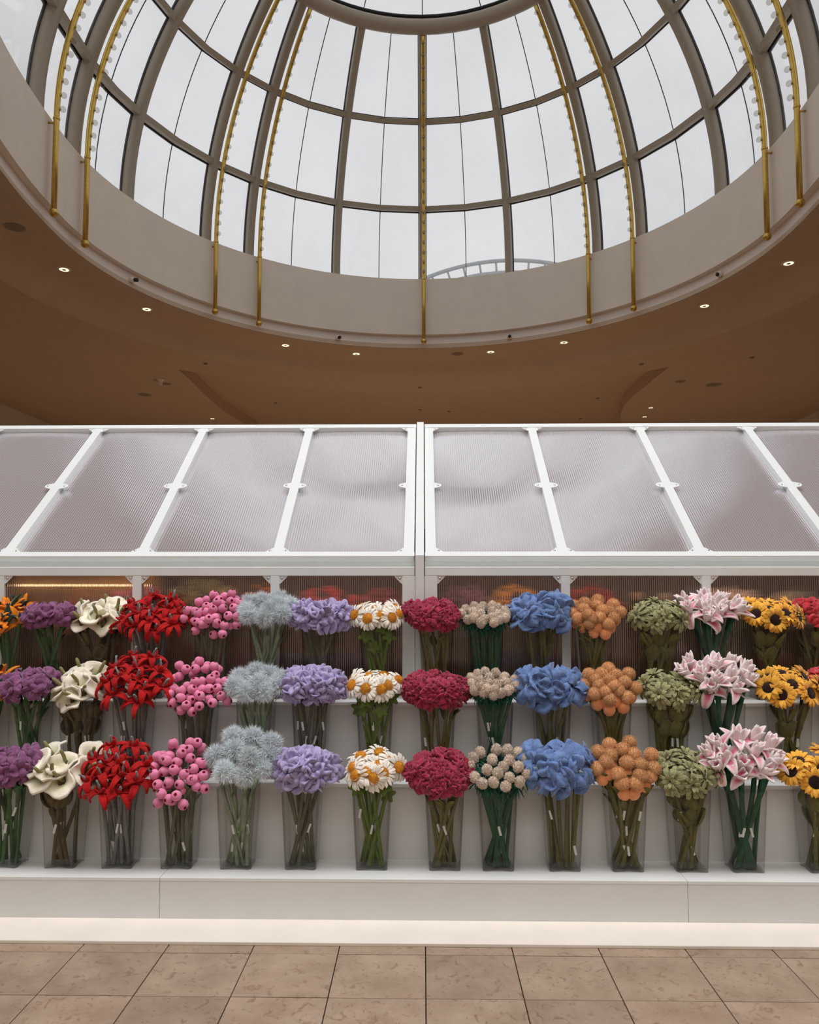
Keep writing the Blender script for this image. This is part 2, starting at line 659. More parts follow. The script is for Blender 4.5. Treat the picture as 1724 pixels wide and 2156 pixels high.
# ---- the glass dome
DR = 11.48
dome = empty('window_1', (0, YC, 15.74))
tag(dome, 'glass dome skylight of beige steel ribs and large panes', kind='structure')
AZ = [0, 20, 40.4, 50.7, 70.3, 85.5, 95.2, 114, 137, 158]
AZ = sorted(AZ + [-a for a in AZ[1:]] + [180])
E_TOP = math.asin((9.88 - 6.65) / 4.10)           # elevation of the eye ring
E_R = [0.0, math.asin((7.80 - 6.65) / 4.10), math.asin((8.95 - 6.65) / 4.10), E_TOP]


def dome_pt(az, el, r):
    a = R(az)
    y = r * math.cos(el) * math.cos(a)
    return Vector((r * math.cos(el) * math.sin(a), y * (OV if y < 0 else 1.0), r * math.sin(el)))


def sweep(az, pts, hw, hd, mat, name, n=12):
    """rounded bar in the meridian plane: hw half width sideways, hd half depth"""
    mb = MB()
    a = R(az)
    side = Vector((math.cos(a), -math.sin(a), 0))
    v, f = [], []
    for i, p in enumerate(pts):
        t = (pts[min(i + 1, len(pts) - 1)] - pts[max(i - 1, 0)]).normalized()
        out = side.cross(t).normalized()
        for k in range(n):
            an = 2 * math.pi * k / n
            c, s = math.cos(an), math.sin(an)
            c = math.copysign(abs(c) ** 0.75, c)
            s = math.copysign(abs(s) ** 0.75, s)
            v.append(p + side * (c * hw) + out * (s * hd))
    for i in range(len(pts) - 1):
        for k in range(n):
            k2 = (k + 1) % n
            f.append((i * n + k, i * n + k2, (i + 1) * n + k2, (i + 1) * n + k))
    mb.add(v, f)
    return mb.obj(name, mat, dome, True)


NE = 20
for az in AZ:
    arcp = [dome_pt(az, E_TOP * k / NE, DR + 0.14) for k in range(NE + 1)]
    sweep(az, arcp, 0.1624, 0.238, M_RIB, 'rib')
    arcg = [dome_pt(az, E_TOP * k / NE, DR + 0.364) for k in range(NE + 1)]
    sweep(az, arcg, 0.196, 0.042, M_BLACK, 'gasket', 8)


def bar(p, q, w, h, mat, name):
    """square bar between two points of the dome, depth pointing to the dome centre"""
    t = (q - p).normalized()
    out = ((p + q) / 2).normalized()
    s = t.cross(out).normalized()
    out = s.cross(t)
    v = []
    for e in (p, q):
        for (a, b) in ((-1, -1), (1, -1), (1, 1), (-1, 1)):
            v.append(e + s * (a * w) + out * (b * h))
    f = [(0, 1, 2, 3), (7, 6, 5, 4), (0, 4, 5, 1), (1, 5, 6, 2), (2, 6, 7, 3), (3, 7, 4, 0)]
    return MB().add(v, f).obj(name, mat, dome)


AZC = AZ + [AZ[0] + 360]
for i in range(len(AZ)):
    a, b = AZC[i], AZC[i + 1]
    wide = (b - a) > 15
    mids = [a, (a + b) / 2, b] if wide else [a, b]
    for e in E_R[1:3]:
        for k in range(len(mids) - 1):
            p, q = dome_pt(mids[k], e, DR + 0.112), dome_pt(mids[k + 1], e, DR + 0.112)
            bar(p, q, 0.1064, 0.126, M_RIB, 'purlin')
            bar(p * 1.022, q * 1.022, 0.14, 0.0336, M_BLACK, 'gasket')
    if wide:
        pts = [dome_pt(mids[1], E_TOP * k / 18, DR + 0.322) for k in range(19)]
        MB().tube(pts, 0.0196, 5).obj('glazing_bar', M_BLACK, dome)
    for t in range(3):
        for k in range(len(mids) - 1):
            nn = 5
            G = [[dome_pt(mids[k] + (mids[k + 1] - mids[k]) * s, E_R[t] + (E_R[t + 1] - E_R[t]) * r_ / nn, DR + 0.308) for s in (0, 1)] for r_ in range(nn + 1)]
            mb = MB()
            v = [p for row in G for p in row] + [p * 1.003 for row in G for p in row]
            nb = 2 * (nn + 1)
            f = []
            for r_ in range(nn):
                f.append((r_ * 2, r_ * 2 + 2, r_ * 2 + 3, r_ * 2 + 1))
                f.append((nb + r_ * 2, nb + r_ * 2 + 1, nb + r_ * 2 + 3, nb + r_ * 2 + 2))
            mb.add(v, f)
            put('pane', mesh('pane', mb.v, mb.f, M_PANE, True), dome)
# eye ring and the shallow glass cap above it
rt, zt = DR * math.cos(E_TOP), DR * math.sin(E_TOP)
oval(MB().lathe([(rt + 0.308 * math.cos(t), zt + 0.28 * math.sin(t)) for t in [2 * math.pi * k / 14 for k in range(14)]], 72, (0, YC, 0), closed=True)).obj('eye_ring', M_RIB, dome, True, Matrix.Translation((0, -YC, 0)))
oval(MB().lathe([(rt - 0.084, zt + 0.392), (rt + 0.28, zt + 0.392), (rt + 0.28, zt + 0.476), (rt - 0.084, zt + 0.476)], 72, (0, YC, 0), closed=True)).obj('gasket', M_BLACK, dome, True, Matrix.Translation((0, -YC, 0)))
for k in range(18):
    mb = MB()
    a, b = k * 20, (k + 1) * 20
    pr = [(0.056, zt + 2.66), (2.52, zt + 2.296), (4.76, zt + 1.456), (rt + 0.14, zt + 0.448)]
    v = [(r_ * math.sin(R(an)), r_ * math.cos(R(an)) * (OV if math.cos(R(an)) < 0 else 1), z + dz) for dz in (0, 0.012) for (r_, z) in pr for an in (a, b)]
    f = []
    for i in range(3):
        f.append((2 * i, 2 * i + 1, 2 * i + 3, 2 * i + 2))
        f.append((8 + 2 * i, 8 + 2 * i + 2, 8 + 2 * i + 3, 8 + 2 * i + 1))
    mb.add(v, f).obj('pane', M_PANE, dome)
    MB().tube([Vector((r_ * math.sin(R(a)), r_ * math.cos(R(a)) * (OV if math.cos(R(a)) < 0 else 1), z - 0.01)) for r_, z in pr], 0.0196, 5).obj('glazing_bar', M_BLACK, dome)

# ---- gold light rods hanging along the ribs
bulb_me = MB().ball((0, 0, 0), 0.0924, 8, 12).me('bulb', M_BULB)
sock_me = MB().lathe([(1e-4, -0.084), (0.0448, -0.084), (0.0504, 0.0), (1e-4, 0.0)], 10).me('socket', M_GOLD)
ball_me = MB().ball((0, 0, 0), 0.1344, 10, 16).me('ball_end', M_GOLD)
rod_names = {-94.3: 'leftmost gold bulb rod, beside the left edge of the dome', -85.5: 'second gold bulb rod from the left edge of the dome',
             -50: 'gold bulb rod left of the narrow dome bay, third from the left', -39.2: 'gold bulb rod right of the narrow dome bay on the left',
             0.3: 'single gold bulb rod hanging down the middle of the dome', 39.6: 'gold bulb rod left of the narrow dome bay on the right',
             50.4: 'gold bulb rod right of the narrow dome bay, third from the right', 86.2: 'second gold bulb rod from the right edge of the dome',
             94.9: 'rightmost gold bulb rod, beside the right edge of the dome'}
for az, lab in rod_names.items():
    root = empty('light_rod', (0, YC, 15.74))
    tag(root, lab, 'light rod', 'gold rods of bulbs under the dome')
    rr = 11.116
    pts = [dome_pt(az, E_TOP - 0.02 - (E_TOP - 0.02) * k / 26, rr) for k in range(27)]
    low = dome_pt(az, 0, rr)
    pts += [low + Vector((0, 0, -0.84)), low + Vector((0, 0, -2.912))]
    MB().tube(pts, 0.0868, 10, up=(math.cos(R(az)), -math.sin(R(az)), 0)).obj('rod', M_GOLD, root, True)
    MB().lathe([(0.084, 0), (0.1036, 0.028), (0.1036, 0.084), (0.084, 0.112)], 12, low + Vector((0, 0, -0.14))).obj('collar', M_GOLD, root, True)
    put('ball_end', ball_me, root, Matrix.Translation(low + Vector((0, 0, -3.01))))
    for zz in (-0.224, ):
        d = low.normalized()
        MB().tube([low + Vector((0, 0, zz)), Vector((low.x * 11.368 / rr, low.y * 11.368 / rr, 0)) + Vector((0, 0, zz))], 0.0336, 8).obj('bracket', M_GOLD, root, True)
    nb = 22
    for k in range(nb):
        el = 0.02 + (E_TOP - 0.06) * k / (nb - 1)
        d = dome_pt(az, el, 1.0)
        p = dome_pt(az, el, rr - 0.1736)
        b_ = put('bulb', bulb_me, root, Matrix.Translation(p))
        q = (-d).to_track_quat('-Z', 'Y').to_matrix().to_4x4()
        put('socket', sock_me, b_, q @ Matrix.Translation((0, 0, 0.154)))

# ---- downlights, speakers and spotlights of the ceiling
dl_ring = MB().lathe([(0.055, -0.012), (0.088, -0.010), (0.092, 0.0), (0.06, 0.002), (0.05, 0.045)], 24).me('bezel', plain('cream_bezel', (0.75, 0.62, 0.45), 0.4))
dl_lens = MB().lathe([(1e-4, -0.013), (0.060, -0.013), (0.062, 0.0)], 20).me('lens', M_LAMP)
dl_core = MB().lathe([(1e-4, -0.020), (0.022, -0.018), (0.026, -0.012)], 14).me('baffle', plain('grey_baffle', (0.35, 0.3, 0.24), 0.4))


def downlight(p, lab, s=1.0):
    o = empty('downlight', p)
    s *= 2.8
    o.scale = (s, s, s)
    tag(o, lab, 'downlight', 'recessed ceiling downlights')
    put('bezel', dl_ring, o)
    put('lens', dl_lens, o)
    put('baffle', dl_core, o)


names = ['leftmost', 'second', 'third', 'fourth', 'fifth', 'sixth', 'seventh', 'rightmost']
for (x, y), nm in zip([(135, 566), (309, 650), (601, 726), (750, 744), (1033, 740), (1187, 720), (1483, 643), (1660, 553)], names):
    p = atz(x, y, Z_LIP)
    lab = ('%s lit downlight in the ring under the dome' % nm) if nm in ('leftmost', 'rightmost') else ('%s lit downlight from the left in the ring under the dome' % nm)
    downlight(p, lab, 0.95)
for (x, y), lab in (((447, 881), 'small lit downlight above the greenhouse roof, left side'), ((1370, 858), 'highest of three small downlights right above the greenhouse'), ((1357, 877), 'middle one of three small downlights right above the greenhouse'), ((1352, 894), 'lowest of three small downlights, just above the roof rail'), ((474, 896), 'small downlight half hidden by the left roof rail')):
    downlight(atz(x, y, Z_C), lab, 0.75)
sp_rim = MB().lathe([(0.125, 0.0), (0.15, -0.008), (0.155, 0.0)], 28).me('rim', M_CEIL)
sp_grille = MB().lathe([(1e-4, -0.006), (0.126, -0.004)], 28).me('grille', M_SPK)
for (x, y, z, s), lab in (((31, 478, Z_LIP, 0.85), 'round ceiling speaker near the left edge of the dome ring'), ((963, 745, Z_LIP, 0.75), 'small round ceiling speaker in the ring between two downlights'),
                          ((305, 831, Z_C, 1.0), 'large round ceiling speaker left above the greenhouse'), ((350, 808, Z_C, 0.7), 'small round speaker beside the camera dome on the left ceiling'),
                          ((1502, 810, Z_C, 1.1), 'large round ceiling speaker right above the greenhouse'), ((1432, 803, Z_C, 0.75), 'smaller round speaker left of the large one on the right ceiling')):
    o = empty('ceiling_speaker', atz(x, y, z))
    s *= 2.8
    o.scale = (s, s, s)
    tag(o, lab, 'speaker', 'round ceiling speakers')
    put('rim', sp_rim, o)
    put('grille', sp_grille, o)
o = empty('security_camera', atz(338, 800, Z_C))
tag(o, 'small cream security camera on the left ceiling above the greenhouse', 'camera')
o.scale = (2.8, 2.8, 2.8)
MB().lathe([(1e-4, -0.10), (0.035, -0.085), (0.04, -0.02), (0.07, 0.0)], 16).obj('housing', M_FASCIA, o, True)
MB().tube([(0, 0, -0.05), (-0.12, -0.02, -0.03)], 0.02, 8).obj('arm', M_FASCIA, o, True)
for (x, y), lab in (((281, 589), 'small spotlight on the fascia, leftmost of four'), ((713, 709), 'small spotlight on the fascia left of the middle rod'), ((1070, 706), 'small spotlight on the fascia right of the middle rod'), ((1511, 577), 'small spotlight on the fascia, rightmost of four')):
    p = atz(x, y, 12.8)
    v = Vector((p.x, p.y - YC, 0)).normalized()
    p = Vector((v.x * 11.5304, YC + v.y * 11.5304, 12.8))
    o = empty('fascia_spotlight', p)
    o.scale = (2.8, 2.8, 2.8)
    tag(o, lab, 'spotlight', 'small spotlights on the fascia')
    MB().ball(-v * 0.02, 0.042, 8, 14).obj('socket_ring', M_FASCIA, o, True)
    MB().tube([-v * 0.03, -v * 0.085 + Vector((0.02, 0, -0.01))], [0.022, 0.026], 10).obj('lamp_head', M_BLACK, o, True)
for (x, y), lab in (((580, 848), 'flat sprinkler cap in the raised bay, leftmost'), ((884, 862), 'flat sprinkler cap in the raised bay above the middle post'), ((1258, 838), 'flat sprinkler cap in the raised bay, highest on the right'), ((884, 815), 'flat sprinkler cap on the ceiling strip under the dome ring'), ((433, 765), 'flat sprinkler cap on the ring roll at the left'),
                    ((1350, 766), 'flat sprinkler cap at the tip of the raised bay, right'), ((1583, 752), 'flat sprinkler cap on the ceiling at the far right'), ((945, 866), 'flat sprinkler cap just right of the one above the post'), ((1222, 881), 'flat sprinkler cap low in the raised bay, near the roof rail')):
    o = MB().lathe([(1e-4, -0.056), (0.098, -0.0504), (0.112, 0.0)], 14).obj('sprinkler_cap', M_SPK, None, True)
    o.location = atz(x, y, Z_R if 520 < x < 1310 and y > 825 else Z_C)
    tag(o, lab, 'sprinkler cap', 'sprinkler caps on the ceiling')

# ---- curved steel truss outside, seen through the dome
tr = empty('roof_truss', (6.776, 56, 13.024))
tr.scale = (2.8, 2.8, 2.8)
tag(tr, 'grey curved steel truss outside behind the lower dome panes', 'truss')
cz, ra = 4.28 - 5.68, 6.00
for rad in (ra, ra - 0.33):
    pts = [(rad * math.sin(R(t)), 0, cz + rad * math.cos(R(t))) for t in np.linspace(-72, 72, 61)]
    MB().tube([p for p in pts if p[2] > -0.02], 0.055, 8).obj('chord', M_GREYSTEEL, tr, True)
for t in np.linspace(-68, 68, 33):
    p = [(r_ * math.sin(R(t)), 0, cz + r_ * math.cos(R(t))) for r_ in (ra, ra - 0.33)]
    if p[1][2] > 0:
        MB().tube(p, 0.028, 6).obj('strut', M_GREYSTEEL, tr, True)

# ================================================================== THE STEPPED STAND
S1, S2, S3 = 0.203, 0.580, 0.951
Y0, Y1, Y2, Y3 = 3.690, 3.943, 4.197, 4.450
XL, XR = -3.75, 3.72
bp_ = MB().box(XL, XR, 3.46, 4.44, 0.0, 0.015, bev=0.003).obj('base_plate', M_CREAM)
tag(bp_, 'glossy cream base plate lying on the tiles along the stand', 'base plate')
for (x0, x1), lab in (((XL, -1.2520), 'left white bottom step box of the flower stand'), ((-1.2502, 1.2412), 'wide middle white bottom step box of the flower stand'), ((1.2430, XR), 'right white bottom step box of the flower stand')):
    root = empty('step_box', ((x0 + x1) / 2, Y0, 0.015))
    tag(root, lab, 'step box', 'white bottom step boxes')
    hw = (x1 - x0) / 2
    MB().box(-hw, hw, 0.0, Y1 - Y0 + 0.1, 0.0, S1 - 0.015 - 0.016, bev=0.0015).obj('front_panel', M_FACE, root)
    MB().box(-hw, hw, -0.001, Y1 - Y0 + 0.1, S1 - 0.015 - 0.0155, S1 - 0.015, bev=0.0015).obj('shelf_board', M_WHITE, root)
for (ya, z0, z1, dep, lab) in ((Y1, S1, S2, 0.30, 'white middle riser with shelf board behind the lowest vases'), (Y2, S2, S3, Y3 - Y2 - 0.002, 'white top riser with shelf board behind the middle vases')):
    root = empty('riser', (0, ya, z0))
    tag(root, lab, 'riser', 'white risers of the stand')
    MB().box(XL, XR, 0.004, dep, 0, z1 - z0 - 0.018).obj('riser_panel', M_FACE, root)
    MB().box(XL, XR, 0.0, dep, z1 - z0 - 0.0175, z1 - z0, bev=0.0015).obj('shelf_board', M_WHITE, root)

# ================================================================== THE GREENHOUSE
XC = -0.018
FT = 0.045
PX = [0.065, 0.850, 1.665, 2.480, 3.295]         # stile and rafter lines from the middle
ROOF_A = Vector((0, 4.525, 1.775))
ROOF_B = Vector((0, 5.78, 2.798))
RU = (ROOF_B - ROOF_A).normalized()
RL = (ROOF_B - ROOF_A).length
RN = Vector((0, -RU.z, RU.y))


def roof_m(x, u, n=0.0):
    M = Matrix(((1, 0, 0, x), (0, RU.y, RN.y, 0), (0, RU.z, RN.z, 0), (0, 0, 0, 1)))
    p = ROOF_A + RU * u + RN * n
    M[1][3], M[2][3] = p.y, p.z
    return M                                      # local x across, y up the slope, z outwards


def ribbed_sheet(name, w, h, mat, pitch=0.0150, amp=0.0007, thick_=0.010, bow=0.0, rows=8, seed=0, flat_back=False):
    """sheet in local x (width) / y (height), ribs along y, standing out along z"""
    nr = max(4, int(round(w / pitch)))
    cols = nr * 4
    rr_ = random.Random(seed)
    ph, tw = rr_.uniform(-0.5, 0.5), rr_.uniform(-1, 1)
    v, f = [], []
    for j in range(rows + 1):
        for i in range(cols + 1):
            s, t = i / cols, j / rows
            z = amp * math.cos(2 * math.pi * s * nr) + bow * (math.sin(math.pi * s) * (1 + 0.4 * math.sin(5 * t + ph)) + tw * (s - .5) * (t - .5))
            v.append((w * (s - 0.5), h * (t - 0.5), z))
    nb = len(v)
    v += [(x, y, (z if not flat_back else 0.0) - thick_) for x, y, z in v]
    c1 = cols + 1
    for j in range(rows):
        for i in range(cols):
            a = j * c1 + i
            f.append((a, a + 1, a + c1 + 1, a + c1))
            f.append((nb + a, nb + a + c1, nb + a + c1 + 1, nb + a + 1))
    # end caps with corners of their own, so the faces keep their true shading
    for loop in ([i for i in range(cols + 1)], [rows * c1 + i for i in range(cols + 1)], [j * c1 for j in range(rows + 1)], [j * c1 + cols for j in range(rows + 1)]):
        b0 = len(v)
        v += [v[q] for q in loop] + [v[nb + q] for q in loop]
        m_ = len(loop)
        f += [(b0 + q, b0 + q + 1, b0 + m_ + q + 1, b0 + m_ + q) for q in range(m_ - 1)]
    return mesh(name, v, f, mat, True)


screw_me = MB().lathe([(1e-4, 0.004), (0.006, 0.003), (0.008, 0.0)], 10).me('screw', M_STEEL)
# side clip: hexagonal lug
c_v = [(0, -0.036), (0.038, -0.036 * 0.62), (0.052, -0.010), (0.052, 0.010), (0.038, 0.036 * 0.62), (0, 0.036)]
clip_me = mesh('clip', [(x, y, z) for z in (0, 0.006) for x, y in c_v], [(5, 4, 3, 2, 1, 0), (6, 7, 8, 9, 10, 11)] + [(i, (i + 1) % 6, 6 + (i + 1) % 6, 6 + i) for i in range(6)], M_FRAME, False)
t_v = [(0, 0), (0.046, 0), (0.046, 0.005), (0.005, 0.046), (0, 0.046)]
corner_me = mesh('corner_bracket', [(x, y, z) for z in (0, 0.006) for x, y in t_v], [(4, 3, 2, 1, 0), (5, 6, 7, 8, 9)] + [(i, (i + 1) % 5, 5 + (i + 1) % 5, 5 + i) for i in range(5)], M_FRAME, False)
WZ0, WZ1, WTOP = 0.99, 1.643, 1.694
WM = Matrix(((1, 0, 0, 0), (0, 0, -1, 0), (0, 1, 0, 0), (0, 0, 0, 1)))      # local x across, y up, z towards the viewer
seed = 1
for sgn, lab in ((-1, 'left half of the white greenhouse with ribbed clear sheets'), (1, 'right half of the white greenhouse with ribbed clear sheets')):
    g = empty('greenhouse', (XC + sgn * 1.7, 4.5, 0.0))
    tag(g, lab, 'greenhouse', 'halves of the greenhouse')
    GI = Matrix.Translation(-g.location)

    def gp(name, mb_, mat=M_FRAME):
        return mb_.obj(name, mat, g, False, GI)
    xs = [XC + sgn * p for p in PX]
    xo = XC + sgn * 0.031                          # inner end of rails
    xe = xs[-1] + sgn * 0.03
    x0, x1 = min(xo, xe), max(xo, xe)
    # roof rails and rafters
    gp('eave_rail', MB().box(x0, x1, -0.036, 0.008, -0.04, 0.012, roof_m(0, 0.0), bev=0.004))
    gp('ridge_rail', MB().box(x0, x1, -0.025, 0.03, -0.04, 0.012, roof_m(0, RL), bev=0.004))
    for k, x in enumerate(xs):
        w = 0.032 if k == 0 else 0.030
        gp('rafter', MB().box(-w, w, 0.004, RL - 0.02, -0.035, 0.008, roof_m(x, 0), bev=0.003))
    gp('fascia_board', MB().box(x0, x1, 4.515, 4.535, 1.690, 1.760))
    # wall frame
    gp('top_beam', MB().box(x0, x1, Y3 + 0.004, Y3 + 0.05, WZ1, WTOP, bev=0.003))
    gp('ledge_board', MB().box(x0, x1, Y3 + 0.03, Y3 + 0.09, WTOP - 0.01, WTOP + 0.004))
    gp('sill_beam', MB().box(x0, x1, Y3 + 0.004, Y3 + 0.05, 0.0, WZ0, bev=0.003))
    for k, x in enumerate(xs):
        w = 0.037 if k == 0 else 0.026
        gp('mullion', MB().box(x - w, x + w, Y3 + 0.0045, Y3 + 0.0495, WZ0, WZ1, bev=0.003))
    for k in range(len(xs) - 1):
        xa, xb = sorted((xs[k], xs[k + 1]))
        wa = 0.030
        # roof sheet
        w = xb - xa - 2 * wa + 0.02
        sh = ribbed_sheet('roof_sheet', w, RL - 0.030, M_ROOFP, bow=0.010, seed=seed)
        seed += 1
        put('roof_sheet', sh, g, GI @ roof_m((xa + xb) / 2, RL / 2 - 0.007, -0.028))
        for side, x in ((1, xa + wa), (-1, xb - wa)):
            c = put('clip', clip_me, g, GI @ roof_m(x - side * 0.004, RL * 0.47, 0.002) @ (Matrix.Identity(4) if side > 0 else Matrix.Rotation(math.pi, 4, 'Z')))
            put('screw', screw_me, c, Matrix.Translation((0.030, 0, 0.006)))
            for vy, u in ((1, 0.008), (-1, RL - 0.025)):
                rot = {(1, 1): 0, (-1, 1): 90, (-1, -1): 180, (1, -1): 270}[(side, vy)]
                c = put('corner_bracket', corner_me, g, GI @ roof_m(x, u, 0.0) @ Matrix.Rotation(R(rot), 4, 'Z'))
                put('screw', screw_me, c, Matrix.Translation((0.018, 0.018, 0.006)))
        # wall sheet
        wa = 0.037 if k == 0 else 0.026
        xa2 = xa + (0.037 if (k == 0 and sgn > 0) else 0.026)
        xb2 = xb - (0.037 if (k == 0 and sgn < 0) else 0.026)
        sh = ribbed_sheet('wall_sheet', xb2 - xa2 - 0.002, WZ1 - WZ0 - 0.002, M_WALLP, pitch=0.0125, amp=0.0010, thick_=0.006, rows=2, flat_back=True)
        put('wall_sheet', sh, g, GI @ Matrix.Translation(((xa2 + xb2) / 2, Y3 + 0.028, (WZ0 + WZ1) / 2)) @ WM)
        for x, z, rot in ((xa2, WZ1, 270), (xb2, WZ1, 180), (xa2, WZ0, 0), (xb2, WZ0, 90)):
            c = put('corner_bracket', corner_me, g, GI @ Matrix.Translation((x, Y3 + 0.016, z)) @ WM @ Matrix.Rotation(R(rot), 4, 'Z'))
            put('screw', screw_me, c, Matrix.Translation((0.015, 0.015, 0.006)))
    # rear slope and rear wall closing the house
    gp('rear_roof', MB().box(x0, x1, 5.83, 5.85, 0.0, 2.78))
    gp('end_wall', MB().box(xe - 0.02, xe + 0.02, 4.52, 5.83, 0.0, 1.70))
post = empty('centre_post', (XC, Y3 + 0.02, 0.951))
tag(post, 'white post between the two greenhouse halves', 'post')
PI_ = Matrix.Translation(-post.location)
MB().box(XC - 0.026, XC + 0.026, Y3 - 0.002, Y3 + 0.075, 0.9515, 1.765, bev=0.002).obj('upright', M_FRAME, post, False, PI_)
MB().box(-0.026, 0.026, -0.05, RL + 0.04, -0.035, 0.024, roof_m(XC, 0), bev=0.002).obj('ridge_bar', M_FRAME, post, False, PI_)

# ---- inside the greenhouse: warm shelf and lamps seen blurred through the sheets
bench = empty('inner_shelf', (0, 4.95, 0.0))
tag(bench, 'warm wooden shelf unit inside the greenhouse', 'shelf')
MB().box(-3.2, 3.2, 0.0, 0.6, 0.86, 0.90).obj('shelf_board', M_WOOD, bench)
MB().box(-3.2, 3.2, 0.62, 0.66, 0.0, 2.0).obj('back_board', M_WOOD, bench)
MB().box(-3.2, 3.2, 0.02, 0.6, 0.0, 0.855).obj('front_panel', M_WOOD, bench)
for x0, x1, lab in ((-2.40, -1.72, 'warm strip lamp inside the greenhouse behind the leftmost wall sheet'), (-1.60, -0.2, 'warm strip lamp inside the greenhouse left of the middle post'), (0.2, 1.58, 'warm strip lamp inside the greenhouse right of the middle post'), (1.70, 2.42, 'warm strip lamp inside the greenhouse behind the right wall sheet')):
    s_ = empty('strip_lamp', ((x0 + x1) / 2, 4.98, 1.70))
    tag(s_, lab, 'lamp', 'strip lamps inside the greenhouse')
    hw = (x1 - x0) / 2
    MB().box(-hw, hw, -0.03, 0.03, 0.0, 0.03).obj('housing', M_FRAME, s_)
    MB().box(-hw + 0.02, hw - 0.02, -0.02, 0.02, -0.012, 0.0).obj('diffuser', M_STRIP, s_)
ls = empty('light_string', (-2.46, 5.42, 1.585))
tag(ls, 'row of tiny warm bulbs inside the greenhouse behind the leftmost wall sheet', 'light string')
tiny = MB().ball((0, 0, 0), 0.009, 5, 8).me('bulb', emis('tiny_warm_bulb', (1.0, 0.70, 0.38), 5.0))
for k in range(24):
    put('bulb', tiny, ls, Matrix.Translation((-0.46 + 0.04 * k, 0.0, 0.0)))
MB().tube([(-0.48, 0.012, 0.0), (0.48, 0.012, 0.0)], 0.006, 6).obj('wire', M_BLACK, ls, True)
MB().box(-0.55, 0.55, 0.02, 0.06, -0.30, 0.13).obj('backing_board', plain('amber_board', (0.62, 0.33, 0.12), 0.5, var=0.15, scale=9), ls)

# ================================================================== VASES AND PLUSH FLOWERS
def frame_to(d, roll=0.0):
    """rotation that turns local z to direction d"""
    q = Vector(d).normalized().to_track_quat('Z', 'Y').to_matrix().to_4x4()
    return q @ Matrix.Rotation(roll, 4, 'Z')


def thicken(P, T, closed=False):
    """turn a grid of points (nu, nv, 3) into a closed soft sheet of thickness T (nu, nv)"""
    P = np.asarray(P, float)
    nu, nv = P.shape[:2]
    du = np.gradient(P, axis=0)
    if closed:
        dv = (np.roll(P, -1, 1) - np.roll(P, 1, 1)) / 2
    else:
        dv = np.gradient(P, axis=1)
    N = np.cross(du, dv)
    ln = np.linalg.norm(N, axis=2, keepdims=True)
    N = np.where(ln > 1e-12, N / np.maximum(ln, 1e-12), 0)
    for i in range(nu):
        if (ln[i] < 1e-12).all():
            m_ = N[1 if i == 0 else i - 1].mean(0)
            N[i] = m_ / max(np.linalg.norm(m_), 1e-9)
    T = np.broadcast_to(np.asarray(T, float), (nu, nv))[..., None]
    A, B = P + N * T / 2, P - N * T / 2
    v = np.concatenate([A.reshape(-1, 3), B.reshape(-1, 3)])
    nb = nu * nv
    f = []
    nj = nv if closed else nv - 1
    for i in range(nu - 1):
        for j in range(nj):
            j2 = (j + 1) % nv
            a, b, c, d = i * nv + j, i * nv + j2, (i + 1) * nv + j2, (i + 1) * nv + j
            f.append((d, c, b, a)[::-1])
            f.append((nb + a, nb + d, nb + c, nb + b))
    for j in range(nj):
        j2 = (j + 1) % nv
        a, b = (nu - 1) * nv + j, (nu - 1) * nv + j2
        f.append((a, b, nb + b, nb + a))
        if not closed:
            f.append((j2, j, nb + j, nb + j2))
    if not closed:
        for i in range(nu - 1):
            f.append((i * nv, (i + 1) * nv, nb + (i + 1) * nv, nb + i * nv))
            a = i * nv + nv - 1
            f.append((a + nv, a, nb + a, nb + a + nv))
    return v, f


